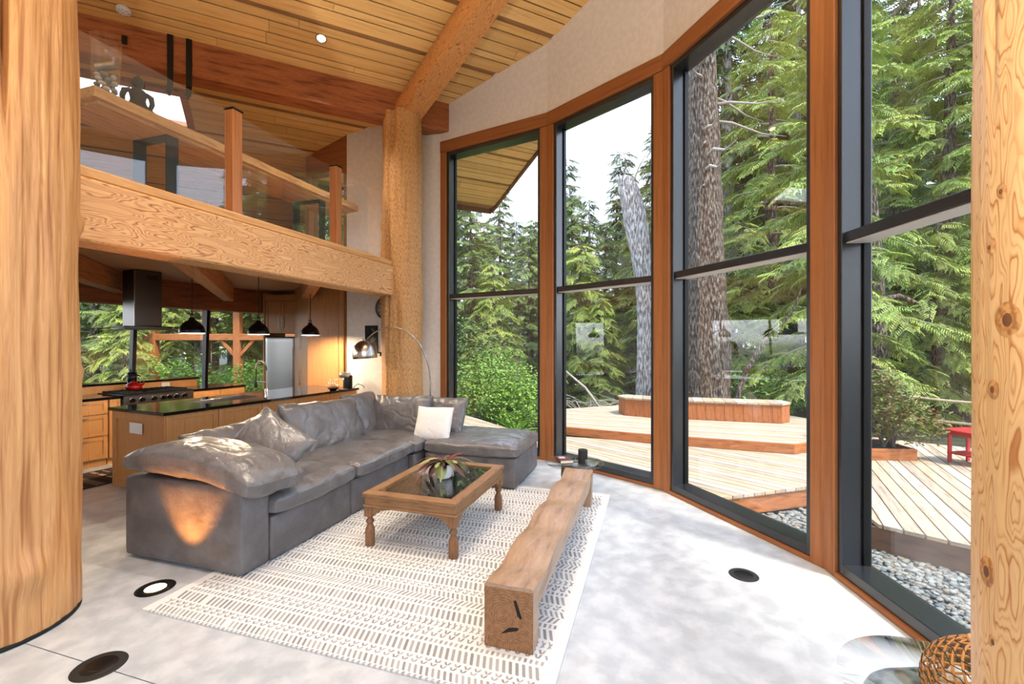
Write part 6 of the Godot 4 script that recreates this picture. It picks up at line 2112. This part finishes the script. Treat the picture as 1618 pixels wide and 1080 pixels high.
func build_forest() -> void:
	# dead snag and the huge trunk behind the platform
	var sn := thing("dead_snag", "bare grey dead tree trunk broken off at the top", "dead tree", Vector3(-0.18, -0.55, -13.0))
	part(sn, "trunk", log_like([Vector3(0, 0, 0), Vector3(-0.02, 2.4, 0.0), Vector3(-0.12, 4.0, 0.02), Vector3(-0.30, 5.4, 0.05), Vector3(-0.52, 6.45, 0.08), Vector3(-0.60, 6.72, 0.1)], [0.34, 0.27, 0.27, 0.30, 0.29, 0.20], 5), M.bark_grey)
	part(sn, "split_stem", tube([Vector3(0.16, 3.6, -0.05), Vector3(0.25, 5.2, -0.05), Vector3(0.24, 7.5, -0.05), Vector3(0.25, 10.5, 0)], [0.14, 0.12, 0.10, 0.05], 10), M.bark_grey)
	part(sn, "dead_branch", tube([Vector3(-0.45, 6.4, 0.1), Vector3(-0.25, 6.9, 0.2), Vector3(0.1, 7.5, 0.25)], [0.035, 0.02, 0.008], 6), M.twig_pale)
	var bt := thing("red_cedar_tree", "huge furrowed red cedar trunk behind the platform bench", "tree", Vector3(1.22, -0.55, -12.1))
	part(bt, "trunk", log_like([Vector3(0.05, 0, 0), Vector3(0.02, 0.9, 0), Vector3(0, 2.5, 0), Vector3(-0.05, 5, 0), Vector3(-0.12, 8, 0), Vector3(-0.2, 13, 0)], [0.72, 0.56, 0.48, 0.43, 0.37, 0.25], 8), M.bark)
	var st := new_st()
	var r := RandomNumberGenerator.new()
	r.seed = 23
	for k in 15:
		var y := 6.0 + 0.32 * k
		var a := r.randf_range(-0.6, 1.9)
		var d := Vector3(cos(a), 0, sin(a))
		var l := r.randf_range(0.9, 2.6)
		add_tube(st, [Vector3(-0.08, y, 0) + d * 0.3, Vector3(-0.08, y - 0.05, 0) + d * l * 0.35, Vector3(-0.08, y - 0.35 * l * 0.5, 0) + d * l * 0.7, Vector3(-0.08, y - 0.22 * l, 0) + d * l], [0.045, 0.035, 0.022, 0.006], 6, false)
	part(bt, "bare_branches", done(st), M.twig_pale)

	part(bt, "mossy_limb", tube([Vector3(0.62, 0.9, 0.35), Vector3(0.80, 1.55, 0.40), Vector3(1.16, 2.2, 0.34), Vector3(1.55, 2.58, 0.27), Vector3(1.80, 2.96, 0.22), Vector3(2.0, 3.5, 0.2)], [0.07, 0.06, 0.05, 0.04, 0.028, 0.01], 8), M.bark)
	var lt := thing("leaning_dead_tree", "dark bare trunk with an arching dead limb behind the planter shrub", "dead tree", Vector3(5.38, -0.55, -13.8))
	part(lt, "trunk", log_like([Vector3(0, 0, 0), Vector3(-0.02, 2.0, 0.0), Vector3(-0.07, 3.8, 0.0), Vector3(-0.2, 6.0, 0.05), Vector3(-0.3, 8.0, 0.1)], [0.30, 0.24, 0.21, 0.16, 0.10], 12), M.bark)
	part(lt, "arching_limb", tube([Vector3(0.05, 3.25, 0.12), Vector3(0.42, 3.34, 0.10), Vector3(0.80, 3.16, 0.02), Vector3(1.13, 2.84, -0.08), Vector3(1.37, 2.36, -0.16), Vector3(1.45, 1.9, -0.18)], [0.085, 0.07, 0.055, 0.042, 0.028, 0.012], 8), M.bark)
	var bp := thing("brush_pile", "heap of dry grey twigs at the edge of the platform", "brush pile", Vector3(-1.85, -0.45, -12.2))
	var bs := new_st()
	for k in 70:
		var c := Vector3(r.randf_range(-1.1, 1.1), r.randf_range(0.05, 0.55), r.randf_range(-0.5, 0.5))
		var d := Vector3(r.randf_range(-1, 1), r.randf_range(-0.35, 0.55), r.randf_range(-0.6, 0.6)) * r.randf_range(0.3, 0.8)
		add_tube(bs, [c - d, c + Vector3(0, 0.08, 0), c + d], [0.012, 0.009, 0.003], 5, false)
	part(bp, "twigs", done(bs), M.twig_pale).set_meta("kind", "stuff")
	part(bp, "antler_branch", tube([Vector3(0.55, 0.3, 0.2), Vector3(0.1, 0.9, 0.2), Vector3(-0.45, 1.35, 0.2), Vector3(-0.7, 1.75, 0.2)], [0.04, 0.035, 0.025, 0.008], 7), M.twig_pale)
	part(bp, "antler_branch", tube([Vector3(-0.42, 1.33, 0.2), Vector3(-0.75, 1.45, 0.15), Vector3(-1.0, 1.72, 0.1)], [0.022, 0.016, 0.006], 7), M.twig_pale)

	# prototypes, then every other tree is a copy of one
	var protos := [
		conifer("cedar_tree", 12.0, 1.2, 3.0, 0.26, 0, 40, 70, 0.58, 1.5, true),
		conifer("hemlock_tree", 11.0, 1.0, 2.5, 0.20, 1, 41, 64, 0.75, 1.15),
		conifer("spruce_tree", 16.0, 2.2, 2.7, 0.28, 2, 42, 76, 0.85, 1.0),
		conifer("fir_tree", 14.0, 3.0, 2.6, 0.24, 1, 44, 60, 0.9, 0.95),
		conifer("young_cedar", 6.0, 0.4, 1.9, 0.10, 0, 47, 46, 0.62, 1.05),
	]
	var labels := ["broad cedar with drooping yellow-green sprays", "feathery hemlock with fine green foliage", "tall dark spruce", "high-crowned fir with a bare lower trunk", "young bushy cedar growing low"]
	var cats := ["forest cedars", "forest hemlocks", "forest spruces", "forest firs", "young cedars"]
	var used := [false, false, false, false, false]
	for q in FOREST:
		var k: int = q[2]
		var t: Node3D = protos[k]
		if used[k]: t = copy(protos[k])
		used[k] = true
		var s: float = q[3]
		t.position = Vector3(q[0], -0.58, q[1])
		t.basis = Basis(Vector3.UP, fmod(q[0] * 3.7 + q[1] * 1.3, TAU)) * Basis.from_scale(Vector3(s, s, s))
		var far := Vector2(q[0], q[1]).length()
		var spot := " outside the kitchen window" if q[0] < -9.0 else (" in the far row of the forest" if far > 29.0 else (" close behind the deck" if far < 18.0 else " in the middle of the forest"))
		tag(t, labels[k] + spot, "tree", cats[k] + spot)

# trunk with furrows
func log_like(pts: Array, rad: Array, seed_: int) -> ArrayMesh:
	var c := Curve3D.new()
	for i in pts.size():
		var t: Vector3 = (pts[mini(i + 1, pts.size() - 1)] - pts[maxi(i - 1, 0)]) / 6.0
		c.add_point(pts[i], -t, t)
	var nz := FastNoiseLite.new()
	nz.seed = seed_
	nz.frequency = 1.0
	var st := new_st()
	st.set_smooth_group(0)
	var rings := []
	var n := 60
	var seg := 40
	for i in n + 1:
		var f := float(i) / n
		var p := c.sample_baked(c.get_baked_length() * f)
		var k := mini(int(f * (pts.size() - 1)), pts.size() - 2)
		# radius by nearest control heights
		var rr := 0.0
		for j in pts.size() - 1:
			if p.y >= pts[j].y - 0.001 and p.y <= pts[j + 1].y + 0.001:
				rr = lerpf(rad[j], rad[j + 1], (p.y - pts[j].y) / maxf(0.01, pts[j + 1].y - pts[j].y))
		if rr == 0.0: rr = rad[k]
		var ring := []
		for s in seg:
			var a := TAU * s / seg
			var d := Vector3(cos(a), 0, sin(a))
			var fur := absf(nz.get_noise_3d(d.x * 4.5, p.y * 0.35, d.z * 4.5))
			ring.append(p + d * rr * (1.0 + 0.22 * nz.get_noise_3d(d.x * 1.2, p.y * 0.4 + 9.0, d.z * 1.2) - 0.16 * (0.3 - fur)))
		rings.append(ring)
	for i in n:
		for s in seg:
			var s2 := (s + 1) % seg
			for v in [rings[i][s], rings[i][s2], rings[i + 1][s2], rings[i][s], rings[i + 1][s2], rings[i + 1][s]]: st.add_vertex(v)
	for s in range(1, seg - 1):
		for v in [rings[n][0], rings[n][s], rings[n][s + 1]]: st.add_vertex(v)
	return done(st)
const FOREST := [
	[4.08, -12.60, 0, 0.95],
	[7.70, -15.52, 0, 1.10],
	[6.96, -16.86, 0, 1.05],
	[3.46, -16.28, 0, 1.10],
	[8.98, -15.40, 0, 1.00],
	[5.37, -20.55, 2, 1.10],
	[2.90, -20.82, 2, 1.15],
	[9.90, -21.97, 2, 1.10],
	[11.83, -21.53, 1, 1.30],
	[7.10, -20.05, 1, 1.40],
	[9.30, -27.02, 2, 1.30],
	[12.88, -29.20, 2, 1.30],
	[16.06, -30.20, 2, 1.30],
	[6.79, -28.33, 2, 1.40],
	[3.62, -28.39, 2, 1.35],
	[2.43, -15.02, 4, 1.00],
	[6.96, -14.55, 4, 0.90],
	[6.33, -14.98, 4, 0.80],
	[-2.46, -15.47, 4, 0.95],
	[-1.80, -17.25, 1, 0.62],
	[-1.29, -20.03, 2, 0.66],
	[-3.44, -19.88, 1, 0.80],
	[-0.55, -17.12, 4, 1.10],
	[-3.34, -24.11, 2, 0.62],
	[-2.15, -27.62, 1, 1.00],
	[-5.00, -25.68, 3, 0.75],
	[0.16, -25.20, 2, 0.85],
	[-1.65, -14.79, 4, 0.62],
	[0.50, -15.88, 1, 0.90],
	[-6.53, -15.77, 1, 0.72],
	[-6.49, -18.92, 1, 0.68],
	[-4.77, -17.37, 1, 0.60],
	[-8.59, -22.46, 3, 0.62],
	[-7.87, -25.83, 2, 0.60],
	[-5.64, -22.34, 2, 0.52],
	[-8.63, -19.30, 2, 0.62],
	[-5.41, -15.07, 4, 0.85],
	[-7.99, -16.36, 1, 0.90],
	[-8.27, -30.94, 1, 1.00],
	[-12.03, -30.81, 1, 0.95],
	[-17.59, -10.20, 1, 0.74],
	[-22.53, -13.89, 3, 0.76],
	[-25.60, -17.12, 2, 0.77],
	[-19.46, -13.80, 3, 0.68],
	[-22.40, -17.07, 3, 0.80],
	[-19.34, -15.94, 3, 0.72],
	[-21.31, -18.47, 3, 0.81],
	[-21.88, -20.38, 2, 0.75],
	[-22.79, -12.76, 1, 0.95],
	[-21.29, -11.14, 1, 0.87],
	[-16.84, -16.73, 1, 0.86],
	[-29.98, -17.84, 2, 0.87],
	[-14.94, -9.46, 4, 0.70],
	[-17.23, -12.41, 4, 0.70],
	[-26.53, -21.02, 2, 0.85],
	[-14.84, -13.68, 4, 0.90],
	[-17.92, -35.72, 2, 1.00],
	[-15.29, -36.92, 1, 1.08],
	[-12.77, -37.40, 2, 0.99],
	[-11.11, -40.91, 3, 0.95],
	[-6.75, -35.95, 2, 1.07],
	[-5.72, -41.61, 1, 0.89],
	[-2.07, -35.44, 1, 1.06],
	[-1.05, -41.54, 3, 1.03],
	[2.29, -40.50, 3, 1.59],
	[3.39, -40.53, 1, 1.34],
	[6.74, -47.87, 3, 1.53],
	[9.20, -42.94, 3, 1.47],
	[11.00, -43.36, 2, 1.57],
	[15.40, -50.21, 2, 1.60],
	[14.83, -42.00, 2, 1.59],
	[19.31, -47.66, 2, 1.49],
	[20.20, -44.77, 1, 1.32],
	[26.62, -54.37, 1, 1.40],
	[27.33, -53.62, 1, 1.39],
	[30.98, -54.51, 1, 1.48],
	[29.68, -48.91, 2, 1.47],
	[-44.28, -24.07, 1, 1.10],
	[-41.32, -23.31, 3, 0.98],
	[-46.58, -29.16, 2, 1.00],
	[-37.56, -24.20, 2, 0.93],
	[-41.53, -30.12, 2, 0.94],
	[-35.58, -27.71, 3, 1.02],
	[-39.14, -31.51, 3, 0.92],
	[-34.27, -30.88, 2, 0.96],
	[-30.03, -28.75, 2, 0.85],
	[13.00, -4.00, 0, 1.00],
	[15.00, 2.00, 2, 1.00],
	[17.00, 8.00, 1, 1.10],
	[-11.94, -14.07, 2, 0.75],
	[-13.25, -16.80, 2, 0.85],
	[-10.07, -13.61, 1, 0.80],
	[-16.47, -17.89, 2, 0.90]]

func _ready() -> void:
	rng.seed = 1
	build_camera()
	make_materials()
	more_materials()
	build_shell()
	build_roof()
	build_columns()
	build_loft()
	build_kitchen()
	build_sofa()
	build_table()
	build_bench()
	build_side_tables()
	build_lamps()
	build_outside()
